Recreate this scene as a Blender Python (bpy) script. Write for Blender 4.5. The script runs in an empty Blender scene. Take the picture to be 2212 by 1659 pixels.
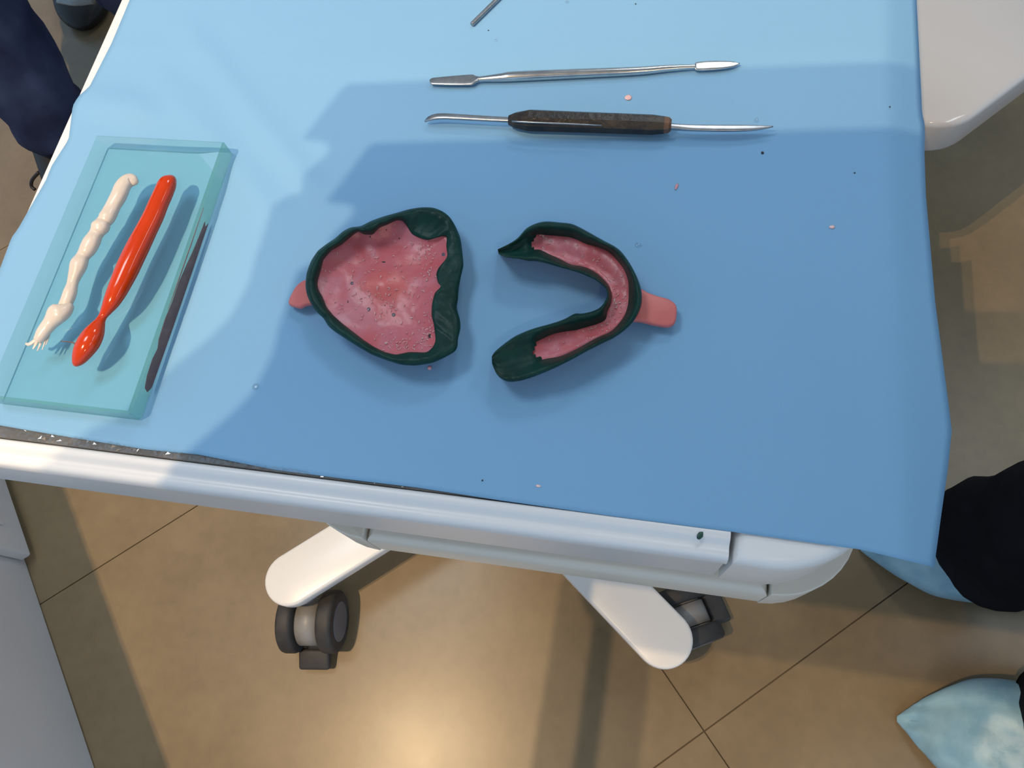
import bpy, bmesh, math, random
from mathutils import Vector, Matrix, noise
random.seed(7)
sc = bpy.context.scene
col = sc.collection

# ------------------------------------------------------------------ camera
FPX = 1650.0; IW, IH = 2212, 1659
CZ = 1.06
CAM_R = (Matrix.Rotation(math.radians(24.0817), 3, 'Z') @ Matrix.Rotation(math.radians(22.9199), 3, 'X')
         @ Matrix.Rotation(math.radians(-16.6397), 3, 'Z'))
cd = bpy.data.cameras.new('camera'); cam = bpy.data.objects.new('camera', cd); col.objects.link(cam)
cd.sensor_width = 36.0; cd.lens = FPX / IW * 36.0; cd.clip_start = 0.01; cd.clip_end = 60
cam.matrix_world = Matrix.Translation((0, 0, CZ)) @ CAM_R.to_4x4()
sc.camera = cam

# ------------------------------------------------------------------ world, exposure, large lights
w = bpy.data.worlds.new('world'); sc.world = w; w.use_nodes = True
w.node_tree.nodes['Background'].inputs[0].default_value = (0.46, 0.71, 1.0, 1)
w.node_tree.nodes['Background'].inputs[1].default_value = 0.92
sc.view_settings.view_transform = 'Standard'; sc.view_settings.look = 'None'
sc.view_settings.exposure = 0.0; sc.view_settings.gamma = 1.0; sc.view_settings.use_curve_mapping = False

LAMP = (-0.76, -0.38, 2.66)          # warm twin ceiling spot
PANEL = (-0.95, 0.62, 2.70)          # cool ceiling panel
W_SPOT = 82.0; W_PANEL = 10.0; W_PANEL2 = 7.0; W_PANEL3 = 10.0; W_WARM_FILL = 22.0
C_SPOT = (1.0, 0.71, 0.41); C_PANEL = (0.86, 0.94, 1.0)

def area(name, loc, sx, sy, power, color, parent=None):
    l = bpy.data.lights.new(name, 'AREA'); l.shape = 'RECTANGLE'; l.size = sx; l.size_y = sy
    l.energy = power; l.color = color
    o = bpy.data.objects.new(name, l); col.objects.link(o); o.location = loc; o.parent = parent
    return o
area('panel_light', (PANEL[0], PANEL[1], PANEL[2] - 0.03), 0.55, 0.55, W_PANEL, C_PANEL)
area('panel_light', (1.55, 0.40, 2.67), 0.30, 2.30, W_PANEL2, C_PANEL)  # added strip; gives the red paste its long highlight
area('panel_light', (0.25, 2.10, 2.67), 0.55, 0.55, W_PANEL3, C_PANEL)  # added panel; reflects brightly in the right spatula blade

# ------------------------------------------------------------------ helpers
def P(px, py, z):
    """point of the photograph's pixel at height z"""
    d = CAM_R @ Vector((px - IW / 2, -(py - IH / 2), -FPX))
    t = (z - CZ) / d.z
    return Vector((d.x * t, d.y * t, z))

def tag(o, label=None, cat=None, group=None, kind=None):
    if label: o['label'] = label
    if cat: o['category'] = cat
    if group: o['group'] = group
    if kind: o['kind'] = kind
    return o

def empty(name, loc, label=None, cat=None, group=None, rz=0, kind=None):
    o = bpy.data.objects.new(name, None); col.objects.link(o); o.location = loc; o.rotation_euler.z = rz
    o.empty_display_size = 0.05
    bpy.context.view_layer.update()
    return tag(o, label, cat, group, kind)

def link(name, me, mat, parent=None, smooth=True):
    o = bpy.data.objects.new(name, me); col.objects.link(o)
    if mat is not None: me.materials.append(mat)
    if smooth:
        for p in me.polygons: p.use_smooth = True
    if parent is not None:
        o.parent = parent
        o.matrix_parent_inverse = (Matrix.Translation(parent.location) @ parent.rotation_euler.to_matrix().to_4x4()).inverted() if parent.parent is None else parent_world(parent).inverted()
    return o

def parent_world(o):
    m = Matrix.Translation(o.location) @ o.rotation_euler.to_matrix().to_4x4()
    if o.parent is None: return m
    return parent_world(o.parent) @ o.matrix_parent_inverse @ m

def mk(name, verts, faces, mat, parent=None, smooth=True, fixn=True):
    me = bpy.data.meshes.new(name); me.from_pydata([tuple(v) for v in verts], [], faces)
    if fixn:
        bm = bmesh.new(); bm.from_mesh(me); bmesh.ops.recalc_face_normals(bm, faces=bm.faces); bm.to_mesh(me); bm.free()
    me.update()
    return link(name, me, mat, parent, smooth)

def auto_sharp(o, deg=40):
    me = o.data
    bm = bmesh.new(); bm.from_mesh(me)
    for e in bm.edges:
        if len(e.link_faces) == 2 and e.calc_face_angle(0) > math.radians(deg): e.smooth = False
    bm.to_mesh(me); bm.free()

def bevel_bm(bm, w, seg=3, angle=30):
    es = [e for e in bm.edges if len(e.link_faces) == 2 and e.calc_face_angle(0) > math.radians(angle)]
    if es and w > 0: bmesh.ops.bevel(bm, geom=es, offset=w, segments=seg, profile=0.5, affect='EDGES', clamp_overlap=True)

def box(name, lo, hi, mat, parent=None, bev=0.0, seg=3, M=None):
    bm = bmesh.new(); bmesh.ops.create_cube(bm, size=1)
    for v in bm.verts:
        v.co = Vector([lo[i] + (v.co[i] + 0.5) * (hi[i] - lo[i]) for i in range(3)])
    bevel_bm(bm, bev, seg)
    if M is not None: bm.transform(M)
    me = bpy.data.meshes.new(name); bm.to_mesh(me); bm.free()
    o = link(name, me, mat, parent, True); auto_sharp(o, 50); return o

def prism(name, pts, z0, z1, mat, parent=None, bev=0.0, seg=3, M=None, bev_angle=60, ztop=None):
    """polygon pts (x,y) extruded z0..z1 with rounded rims"""
    bm = bmesh.new()
    n = len(pts)
    a = [bm.verts.new((p[0], p[1], z0)) for p in pts]
    b = [bm.verts.new((p[0], p[1], z1 if ztop is None else ztop(p[0], p[1]))) for p in pts]
    fb = bm.faces.new(a[::-1]); ft = bm.faces.new(b)
    for i in range(n): bm.faces.new((a[i], a[(i + 1) % n], b[(i + 1) % n], b[i]))
    bmesh.ops.recalc_face_normals(bm, faces=bm.faces)
    if bev > 0:
        es = [e for e in bm.edges if (ft in e.link_faces or fb in e.link_faces)]
        bmesh.ops.bevel(bm, geom=es, offset=bev, segments=seg, profile=0.5, affect='EDGES', clamp_overlap=True)
    if M is not None: bm.transform(M)
    me = bpy.data.meshes.new(name); bm.to_mesh(me); bm.free()
    o = link(name, me, mat, parent, True); auto_sharp(o, 45); return o

def arc(cx, cy, r, a0, a1, n=10):
    return [(cx + r * math.cos(math.radians(a0 + (a1 - a0) * i / n)), cy + r * math.sin(math.radians(a0 + (a1 - a0) * i / n))) for i in range(n + 1)]

def cyl(name, p0, p1, r0, r1, mat, parent=None, n=28, bev=0.0):
    p0 = Vector(p0); p1 = Vector(p1); d = p1 - p0; L = d.length
    bm = bmesh.new(); bmesh.ops.create_cone(bm, cap_ends=True, segments=n, radius1=r0, radius2=r1, depth=L)
    if bev > 0: bevel_bm(bm, bev, 3, 50)
    q = d.to_track_quat('Z', 'Y')
    bm.transform(Matrix.Translation((p0 + p1) / 2) @ q.to_matrix().to_4x4())
    me = bpy.data.meshes.new(name); bm.to_mesh(me); bm.free()
    o = link(name, me, mat, parent, True); auto_sharp(o, 40); return o

def smooth_list(pts, k=4):
    """Catmull-Rom resample of tuples"""
    out = []
    n = len(pts)
    for i in range(n - 1):
        p0 = pts[max(i - 1, 0)]; p1 = pts[i]; p2 = pts[i + 1]; p3 = pts[min(i + 2, n - 1)]
        for j in range(k):
            t = j / k
            out.append(tuple(0.5 * ((2 * b) + (-a + c) * t + (2 * a - 5 * b + 4 * c - d) * t * t + (-a + 3 * b - 3 * c + d) * t ** 3)
                             for a, b, c, d in zip(p0, p1, p2, p3)))
    out.append(tuple(pts[-1]))
    return out

def loft(name, stations, mat, parent=None, n=16, k=4, power=2.0, rough=0.0, seed=0, sharp=None, up=Vector((0, 0, 1))):
    """stations: (x,y,z,halfwidth,halfheight); superelliptic tube along them"""
    st = smooth_list(stations, k) if k > 1 else [tuple(s) for s in stations]
    vs = []; fs = []
    m = len(st)
    for i, s in enumerate(st):
        c = Vector(s[:3]); a = Vector(st[max(i - 1, 0)][:3]); b = Vector(st[min(i + 1, m - 1)][:3])
        d = (b - a)
        if d.length < 1e-9: d = Vector((1, 0, 0))
        d.normalize()
        side = d.cross(up)
        if side.length < 1e-6: side = Vector((1, 0, 0))
        side.normalize(); upv = side.cross(d).normalized()
        hw = max(s[3], 1e-5); hh = max(s[4], 1e-5)
        for j in range(n):
            t = 2 * math.pi * (j + 0.5) / n
            ct, stt = math.cos(t), math.sin(t)
            x = math.copysign(abs(ct) ** (2 / power), ct) * hw; y = math.copysign(abs(stt) ** (2 / power), stt) * hh
            p = c + side * x + upv * y
            if rough: p += noise.noise_vector(p * 180 + Vector((seed, 0, 0))) * rough
            vs.append(p)
    for i in range(m - 1):
        for j in range(n):
            fs.append((i * n + j, i * n + (j + 1) % n, (i + 1) * n + (j + 1) % n, (i + 1) * n + j))
    fs.append(tuple(range(n - 1, -1, -1))); fs.append(tuple((m - 1) * n + j for j in range(n)))
    o = mk(name, vs, fs, mat, parent)
    if sharp: auto_sharp(o, sharp)
    return o

def lathe_wheel(name, c, axis, prof, mat, parent=None, n=40):
    """prof: (axial, radius) closed list revolved round axis through c"""
    axis = Vector(axis).normalized(); u = axis.cross(Vector((0, 0, 1))).normalized(); v = axis.cross(u).normalized()
    vs = []; fs = []; m = len(prof)
    for i in range(n):
        t = 2 * math.pi * i / n
        for a, r in prof: vs.append(Vector(c) + axis * a + (u * math.cos(t) + v * math.sin(t)) * r)
    for i in range(n):
        for j in range(m - 1):
            fs.append((i * m + j, i * m + j + 1, ((i + 1) % n) * m + j + 1, ((i + 1) % n) * m + j))
    o = mk(name, vs, fs, mat, parent); auto_sharp(o, 45); return o

# ------------------------------------------------------------------ materials
def mat_base(name):
    m = bpy.data.materials.new(name); m.use_nodes = True
    nt = m.node_tree; b = nt.nodes['Principled BSDF']
    return m, nt, b

def noise_mat(name, c1, c2, scale=8, rough=0.5, metal=0.0, spec=0.5, bump=0.0, bscale=60, detail=4, lo=0.35, hi=0.65, coat=0.0, sss=0.0, sssr=None, rough2=None, sheen=0.0):
    m, nt, b = mat_base(name)
    tc = nt.nodes.new('ShaderNodeTexCoord'); nz = nt.nodes.new('ShaderNodeTexNoise'); nz.inputs['Scale'].default_value = scale; nz.inputs['Detail'].default_value = detail
    nt.links.new(tc.outputs['Object'], nz.inputs['Vector'])
    r = nt.nodes.new('ShaderNodeValToRGB'); r.color_ramp.elements[0].position = lo; r.color_ramp.elements[1].position = hi
    r.color_ramp.elements[0].color = (*c1, 1); r.color_ramp.elements[1].color = (*c2, 1)
    nt.links.new(nz.outputs['Fac'], r.inputs[0]); nt.links.new(r.outputs[0], b.inputs['Base Color'])
    b.inputs['Roughness'].default_value = rough; b.inputs['Metallic'].default_value = metal; b.inputs['Specular IOR Level'].default_value = spec
    b.inputs['Coat Weight'].default_value = coat; b.inputs['Coat Roughness'].default_value = 0.1
    b.inputs['Sheen Weight'].default_value = sheen
    if sss: b.inputs['Subsurface Weight'].default_value = sss; b.inputs['Subsurface Radius'].default_value = sssr or (0.01, 0.004, 0.003); b.inputs['Subsurface Scale'].default_value = 0.4
    if rough2 is not None:
        mr = nt.nodes.new('ShaderNodeMapRange'); mr.inputs[3].default_value = rough; mr.inputs[4].default_value = rough2
        nt.links.new(nz.outputs['Fac'], mr.inputs[0]); nt.links.new(mr.outputs[0], b.inputs['Roughness'])
    if bump:
        n2 = nt.nodes.new('ShaderNodeTexNoise'); n2.inputs['Scale'].default_value = bscale; n2.inputs['Detail'].default_value = 5
        nt.links.new(tc.outputs['Object'], n2.inputs['Vector'])
        bp = nt.nodes.new('ShaderNodeBump'); bp.inputs['Strength'].default_value = bump; bp.inputs['Distance'].default_value = 0.002
        nt.links.new(n2.outputs['Fac'], bp.inputs['Height']); nt.links.new(bp.outputs[0], b.inputs['Normal'])
    return m

M_PAPER = noise_mat('blue_paper', (0.205, 0.42, 0.66), (0.217, 0.437, 0.68), 6, 0.62, spec=0.25, bump=0.04, bscale=500)
M_WHITE = noise_mat('white_plastic', (0.82, 0.81, 0.80), (0.86, 0.85, 0.84), 5, 0.28, spec=0.5)
M_RAIL = noise_mat('white_enamel_rail', (0.77, 0.77, 0.78), (0.81, 0.81, 0.82), 5, 0.34, spec=0.5, bump=0.05, bscale=300)
M_DRAWER = noise_mat('ivory_plastic', (0.74, 0.70, 0.62), (0.78, 0.74, 0.66), 5, 0.35)
M_MAT = noise_mat('dark_grey_mat', (0.085, 0.08, 0.075), (0.12, 0.115, 0.11), 40, 0.55)
M_GREEN = noise_mat('green_wax', (0.004, 0.030, 0.024), (0.007, 0.045, 0.036), 90, 0.40, spec=0.18, bump=0.25, bscale=160)
M_STEEL = noise_mat('polished_steel', (0.58, 0.57, 0.56), (0.66, 0.65, 0.64), 200, 0.16, metal=1.0, rough2=0.24)
M_STEELD = noise_mat('dull_steel', (0.36, 0.36, 0.37), (0.46, 0.46, 0.47), 200, 0.32, metal=1.0)
M_EBONY = noise_mat('dark_wood', (0.010, 0.008, 0.007), (0.03, 0.022, 0.016), 120, 0.38, spec=0.5, bump=0.35, bscale=250)
M_WOOD = noise_mat('bare_brown_wood', (0.10, 0.05, 0.028), (0.17, 0.085, 0.05), 300, 0.5)
M_RED = noise_mat('orange_red_paste', (0.50, 0.036, 0.002), (0.54, 0.042, 0.003), 60, 0.11, spec=0.5)
M_CREAM = noise_mat('cream_paste', (0.62, 0.545, 0.48), (0.66, 0.585, 0.52), 60, 0.26, spec=0.5, sss=0.12, sssr=(0.006, 0.005, 0.004), bump=0.1, bscale=200)
M_BROWN = noise_mat('brown_smear_and_reflection', (0.13, 0.07, 0.07), (0.17, 0.09, 0.085), 220, 0.45)
M_TYRE = noise_mat('grey_rubber', (0.035, 0.033, 0.033), (0.05, 0.048, 0.047), 60, 0.6)
M_CAP = noise_mat('grey_hub_plastic', (0.14, 0.135, 0.145), (0.165, 0.16, 0.17), 40, 0.5)
M_FORK = noise_mat('silver_grey_plastic', (0.26, 0.255, 0.25), (0.30, 0.295, 0.29), 40, 0.42)
M_JEANS = noise_mat('denim', (0.010, 0.016, 0.045), (0.028, 0.042, 0.095), 14, 0.85, spec=0.15, bump=0.5, bscale=30)
M_BLACKCLOTH = noise_mat('black_cloth', (0.006, 0.006, 0.009), (0.011, 0.011, 0.015), 20, 0.85, spec=0.12, bump=0.4, bscale=40)
M_SHOE = noise_mat('black_shoe', (0.006, 0.005, 0.005), (0.014, 0.012, 0.011), 30, 0.5, bump=0.2, bscale=120)
M_SOLE = noise_mat('silver_trim', (0.22, 0.22, 0.21), (0.34, 0.34, 0.32), 30, 0.3)
M_COVER = noise_mat('blue_shoe_cover', (0.20, 0.40, 0.54), (0.32, 0.54, 0.66), 30, 0.42, spec=0.5, bump=1.0, bscale=22)
M_SKIN = noise_mat('skin', (0.50, 0.30, 0.22), (0.58, 0.36, 0.27), 20, 0.5, sss=0.1)
M_HAIR = noise_mat('dark_hair', (0.012, 0.008, 0.006), (0.03, 0.02, 0.014), 80, 0.5)
M_SCRUB = noise_mat('scrub_cloth', (0.55, 0.57, 0.6), (0.62, 0.64, 0.66), 20, 0.85, spec=0.1)
M_CAB = noise_mat('cabinet_white', (0.76, 0.75, 0.76), (0.80, 0.79, 0.80), 6, 0.4)
M_PLATE = noise_mat('glossy_white', (0.43, 0.43, 0.44), (0.46, 0.46, 0.47), 5, 0.12, spec=0.5, coat=0.3)
M_GROUT = noise_mat('grout', (0.11, 0.09, 0.065), (0.14, 0.115, 0.085), 40, 0.8)
M_CEIL = noise_mat('ceiling_paint', (0.70, 0.70, 0.69), (0.74, 0.74, 0.73), 3, 0.8)
M_WALL = noise_mat('wall_paint', (0.62, 0.63, 0.63), (0.66, 0.67, 0.67), 3, 0.8)
M_FLAKEP = noise_mat('pink_flake', (0.62, 0.24, 0.26), (0.72, 0.42, 0.44), 300, 0.45)
M_SHAVE = noise_mat('pale_pink_shaving', (0.80, 0.45, 0.45), (0.88, 0.68, 0.66), 300, 0.35)
M_FLAKEG = noise_mat('green_crumb', (0.006, 0.05, 0.035), (0.012, 0.075, 0.055), 300, 0.4)
M_FLAKED = noise_mat('dark_speck', (0.01, 0.01, 0.012), (0.03, 0.03, 0.035), 300, 0.5)

def floor_mat():
    m, nt, b = mat_base('floor_tile')
    tc = nt.nodes.new('ShaderNodeTexCoord'); ge = nt.nodes.new('ShaderNodeNewGeometry')
    n1 = nt.nodes.new('ShaderNodeTexNoise'); n1.inputs['Scale'].default_value = 5.5; n1.inputs['Detail'].default_value = 8; n1.inputs['Roughness'].default_value = 0.62
    n2 = nt.nodes.new('ShaderNodeTexNoise'); n2.inputs['Scale'].default_value = 60; n2.inputs['Detail'].default_value = 6
    nt.links.new(ge.outputs['Position'], n1.inputs['Vector']); nt.links.new(ge.outputs['Position'], n2.inputs['Vector'])
    r = nt.nodes.new('ShaderNodeValToRGB'); r.color_ramp.elements[0].position = 0.3; r.color_ramp.elements[1].position = 0.72
    r.color_ramp.elements[0].color = (0.205, 0.147, 0.081, 1); r.color_ramp.elements[1].color = (0.285, 0.209, 0.120, 1)
    mx = nt.nodes.new('ShaderNodeMixRGB'); mx.blend_type = 'MULTIPLY'; mx.inputs[0].default_value = 0.35
    r2 = nt.nodes.new('ShaderNodeValToRGB'); r2.color_ramp.elements[0].position = 0.3; r2.color_ramp.elements[1].position = 0.6
    r2.color_ramp.elements[0].color = (0.75, 0.75, 0.75, 1); r2.color_ramp.elements[1].color = (1, 1, 1, 1)
    nt.links.new(n1.outputs['Fac'], r.inputs[0]); nt.links.new(n2.outputs['Fac'], r2.inputs[0])
    nt.links.new(r.outputs[0], mx.inputs[1]); nt.links.new(r2.outputs[0], mx.inputs[2]); nt.links.new(mx.outputs[0], b.inputs['Base Color'])
    mr = nt.nodes.new('ShaderNodeMapRange'); mr.inputs[3].default_value = 0.25; mr.inputs[4].default_value = 0.38
    nt.links.new(n1.outputs['Fac'], mr.inputs[0]); nt.links.new(mr.outputs[0], b.inputs['Roughness'])
    b.inputs['Specular IOR Level'].default_value = 0.45
    bp = nt.nodes.new('ShaderNodeBump'); bp.inputs['Strength'].default_value = 0.06; bp.inputs['Distance'].default_value = 0.002
    nt.links.new(n1.outputs['Fac'], bp.inputs['Height']); nt.links.new(bp.outputs[0], b.inputs['Normal'])
    return m
M_FLOOR = floor_mat()

def pink_mat(center=None):
    m, nt, b = mat_base('pink_acrylic')
    ge = nt.nodes.new('ShaderNodeNewGeometry')
    n1 = nt.nodes.new('ShaderNodeTexNoise'); n1.inputs['Scale'].default_value = 48; n1.inputs['Detail'].default_value = 5; n1.inputs['Roughness'].default_value = 0.6; n1.inputs['Distortion'].default_value = 0.6
    nt.links.new(ge.outputs['Position'], n1.inputs['Vector'])
    r = nt.nodes.new('ShaderNodeValToRGB'); e = r.color_ramp.elements
    e[0].position = 0.28; e[0].color = (0.60, 0.10, 0.11, 1); e[1].position = 0.75; e[1].color = (0.60, 0.24, 0.30, 1)
    x = e.new(0.5); x.color = (0.59, 0.145, 0.17, 1)
    n2 = nt.nodes.new('ShaderNodeTexNoise'); n2.inputs['Scale'].default_value = 330; n2.inputs['Detail'].default_value = 4
    nt.links.new(ge.outputs['Position'], n2.inputs['Vector'])
    nt.links.new(n1.outputs['Fac'], r.inputs[0]); nt.links.new(r.outputs[0], b.inputs['Base Color'])
    if center is not None:
        # smooth salmon bump in the middle of the palate, set in the acrylic
        mp = nt.nodes.new('ShaderNodeMapping'); mp.vector_type = 'TEXTURE'; mp.inputs['Location'].default_value = center; mp.inputs['Scale'].default_value = (0.0115, 0.0078, 0.02)
        nt.links.new(ge.outputs['Position'], mp.inputs['Vector'])
        n3 = nt.nodes.new('ShaderNodeTexNoise'); n3.inputs['Scale'].default_value = 1.4; nt.links.new(mp.outputs[0], n3.inputs['Vector'])
        ln = nt.nodes.new('ShaderNodeVectorMath'); ln.operation = 'LENGTH'; nt.links.new(mp.outputs[0], ln.inputs[0])
        ad2 = nt.nodes.new('ShaderNodeMath'); ad2.operation = 'ADD'; nt.links.new(ln.outputs['Value'], ad2.inputs[0]); nt.links.new(n3.outputs['Fac'], ad2.inputs[1])
        mr = nt.nodes.new('ShaderNodeMapRange'); mr.inputs[1].default_value = 1.1; mr.inputs[2].default_value = 1.75; mr.inputs[3].default_value = 1.0; mr.inputs[4].default_value = 0.0
        nt.links.new(ad2.outputs[0], mr.inputs[0]); mxc = nt.nodes.new('ShaderNodeMixRGB'); mxc.inputs[2].default_value = (0.66, 0.15, 0.145, 1)
        nt.links.new(mr.outputs[0], mxc.inputs[0]); nt.links.new(r.outputs[0], mxc.inputs[1]); nt.links.new(mxc.outputs[0], b.inputs['Base Color'])
    b.inputs['Roughness'].default_value = 0.34
    b.inputs['Subsurface Weight'].default_value = 0.25; b.inputs['Subsurface Radius'].default_value = (0.006, 0.0025, 0.0025); b.inputs['Subsurface Scale'].default_value = 0.6
    bp = nt.nodes.new('ShaderNodeBump'); bp.inputs['Strength'].default_value = 0.25; bp.inputs['Distance'].default_value = 0.0008
    ad = nt.nodes.new('ShaderNodeMath'); ad.operation = 'ADD'
    nt.links.new(n1.outputs['Fac'], ad.inputs[0]); nt.links.new(n2.outputs['Fac'], ad.inputs[1])
    nt.links.new(ad.outputs[0], bp.inputs['Height']); nt.links.new(bp.outputs[0], b.inputs['Normal'])
    return m
M_PINK = pink_mat()
M_PINK_U = pink_mat(tuple(P(600 + 925 * 440 / 1780, 420 + 770 * 440 / 1780, 0.763)))
M_SALMON = noise_mat('salmon_acrylic', (0.64, 0.15, 0.14), (0.70, 0.19, 0.175), 60, 0.4, sss=0.2, sssr=(0.006, 0.0025, 0.002), bump=0.12, bscale=250)

def glass_mat(name, tint, edge, edge_amt, ior=1.5, gr=0.04):
    """clear glass without refraction: tinted transparency, a share of body colour, Fresnel gloss"""
    m = bpy.data.materials.new(name); m.use_nodes = True; nt = m.node_tree; nt.nodes.clear()
    out = nt.nodes.new('ShaderNodeOutputMaterial'); tr = nt.nodes.new('ShaderNodeBsdfTransparent'); tr.inputs[0].default_value = (*tint, 1)
    df = nt.nodes.new('ShaderNodeBsdfDiffuse'); df.inputs[0].default_value = (*edge, 1)
    tl = nt.nodes.new('ShaderNodeBsdfTranslucent'); tl.inputs[0].default_value = (*edge, 1)
    gl = nt.nodes.new('ShaderNodeBsdfGlossy'); gl.inputs['Roughness'].default_value = gr
    fr = nt.nodes.new('ShaderNodeFresnel'); fr.inputs[0].default_value = ior
    m0 = nt.nodes.new('ShaderNodeMixShader'); m0.inputs[0].default_value = 0.5
    m1 = nt.nodes.new('ShaderNodeMixShader'); m1.inputs[0].default_value = edge_amt; m2 = nt.nodes.new('ShaderNodeMixShader')
    nz = nt.nodes.new('ShaderNodeTexNoise'); nz.inputs['Scale'].default_value = 35
    tc = nt.nodes.new('ShaderNodeTexCoord'); nt.links.new(tc.outputs['Object'], nz.inputs['Vector'])
    mr = nt.nodes.new('ShaderNodeMapRange'); mr.inputs[3].default_value = max(0, edge_amt * 0.7); mr.inputs[4].default_value = min(1, edge_amt * 1.3)
    nt.links.new(nz.outputs['Fac'], mr.inputs[0]); g0 = nt.nodes.new('ShaderNodeNewGeometry'); sb = nt.nodes.new('ShaderNodeMath'); sb.operation = 'MULTIPLY_ADD'; sb.inputs[1].default_value = -0.88; sb.inputs[2].default_value = 1.0
    nt.links.new(g0.outputs['Backfacing'], sb.inputs[0]); pm_ = nt.nodes.new('ShaderNodeMath'); pm_.operation = 'MULTIPLY'
    nt.links.new(mr.outputs[0], pm_.inputs[0]); nt.links.new(sb.outputs[0], pm_.inputs[1]); nt.links.new(pm_.outputs[0], m1.inputs[0])
    nt.links.new(df.outputs[0], m0.inputs[1]); nt.links.new(tl.outputs[0], m0.inputs[2])
    nt.links.new(tr.outputs[0], m1.inputs[1]); nt.links.new(m0.outputs[0], m1.inputs[2])
    ge = nt.nodes.new('ShaderNodeNewGeometry'); iv = nt.nodes.new('ShaderNodeMath'); iv.operation = 'SUBTRACT'; iv.inputs[0].default_value = 1.0
    nt.links.new(ge.outputs['Backfacing'], iv.inputs[1]); mu = nt.nodes.new('ShaderNodeMath'); mu.operation = 'MULTIPLY'
    nt.links.new(fr.outputs[0], mu.inputs[0]); nt.links.new(iv.outputs[0], mu.inputs[1])
    nt.links.new(mu.outputs[0], m2.inputs[0]); nt.links.new(m1.outputs[0], m2.inputs[1]); nt.links.new(gl.outputs[0], m2.inputs[2])
    nt.links.new(m2.outputs[0], out.inputs[0])
    return m
M_GLASS = glass_mat('clear_glass', (0.92, 0.985, 0.965), (0.45, 0.70, 0.68), 0.05)
M_GEDGE = glass_mat('glass_edge', (0.90, 0.975, 0.96), (0.16, 0.42, 0.37), 0.62)
M_FILM = glass_mat('cling_film', (0.93, 0.93, 0.93), (0.5, 0.5, 0.5), 0.10, 1.9, 0.07)
M_DROP = glass_mat('clear_drop', (0.95, 0.97, 0.98), (0.6, 0.7, 0.75), 0.15)

def emit(name, color, s):
    m, nt, b = mat_base(name); b.inputs['Emission Color'].default_value = (*color, 1); b.inputs['Emission Strength'].default_value = s
    b.inputs['Base Color'].default_value = (*color, 1); return m
M_LENS = emit('lamp_lens', (1.0, 0.80, 0.55), 6.0)
M_PANEL = emit('panel_diffuser', (0.88, 0.95, 1.0), 3.0)

# ------------------------------------------------------------------ setting
TA = math.radians(41.4); TS = 0.638
fl = tag(box('floor', (-3.3, -3.3, -0.06), (3.3, 3.3, -0.003), M_GROUT), kind='structure')
ux, uy = Vector((math.cos(TA), math.sin(TA), 0)), Vector((-math.sin(TA), math.cos(TA), 0))
u0, v0 = 0.0784, -0.102
bm = bmesh.new(); bmesh.ops.create_cube(bm, size=1)
for v in bm.verts: v.co = Vector((v.co.x * (2 * TS - 0.0012), v.co.y * (TS - 0.0012), v.co.z * 0.02 - 0.01))
bevel_bm(bm, 0.0006, 1)
tile_me = bpy.data.meshes.new('tile'); bm.to_mesh(tile_me); bm.free(); tile_me.materials.append(M_FLOOR)
for i in range(-4, 4):
    for j in range(-7, 8):
        c = ux * (u0 + (i + 0.5) * 2 * TS) + uy * (v0 + (j + 0.5) * TS)
        if abs(c.x) > 2.62 or abs(c.y) > 2.62: continue
        o = bpy.data.objects.new('tile', tile_me); col.objects.link(o); o.location = c; o.rotation_euler.z = TA
        o.parent = fl
tag(box('ceiling', (-3.3, -3.3, 2.72), (3.3, 3.3, 2.80), M_CEIL), kind='structure')
tag(box('wall_back', (-3.3, 3.3, -0.06), (3.3, 3.4, 2.8), M_WALL), kind='structure')

# twin ceiling spot ------------------------------------------------
lp = empty('ceiling_spotlight', LAMP, 'twin warm downlight fixed to the ceiling', 'lamp')
box('housing', (LAMP[0] - 0.16, LAMP[1] - 0.17, 2.69), (LAMP[0] + 0.16, LAMP[1] + 0.17, 2.72), M_WHITE, lp, 0.006)
SPOTS = [(LAMP[0] + 0.019, LAMP[1] - 0.031), (LAMP[0] - 0.019, LAMP[1] + 0.031)]
for sx, sy in SPOTS:
    cyl('lens', (sx, sy, 2.683), (sx, sy, 2.690), 0.02, 0.02, M_LENS, lp)
    l = bpy.data.lights.new('spot_light', 'SPOT'); l.energy = W_SPOT; l.color = C_SPOT; l.shadow_soft_size = 0.005
    l.spot_size = math.radians(110); l.spot_blend = 0.5
    o = bpy.data.objects.new('spot_light', l); col.objects.link(o); o.location = (sx, sy, 2.66)
    o.rotation_euler = (math.radians(14), math.radians(10), 0)
wx, wy = 0.55, -1.35  # added warm fill lamp for the right floor, leg and drawer
wl_ = empty('ceiling_spotlight', (wx, wy, 2.69), 'added warm round downlight filling the right floor and cart leg', 'lamp')
cyl('housing', (wx, wy, 2.69), (wx, wy, 2.72), 0.07, 0.075, M_WHITE, wl_)
cyl('lens', (wx, wy, 2.684), (wx, wy, 2.690), 0.05, 0.05, M_LENS, wl_)
l = bpy.data.lights.new('spot_light', 'SPOT'); l.energy = W_WARM_FILL; l.color = C_SPOT; l.shadow_soft_size = 0.05; l.spot_size = math.radians(120); l.spot_blend = 0.6
o = bpy.data.objects.new('spot_light', l); col.objects.link(o); o.location = (wx, wy, 2.67); o.rotation_euler = (math.radians(28), 0, 0)
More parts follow.
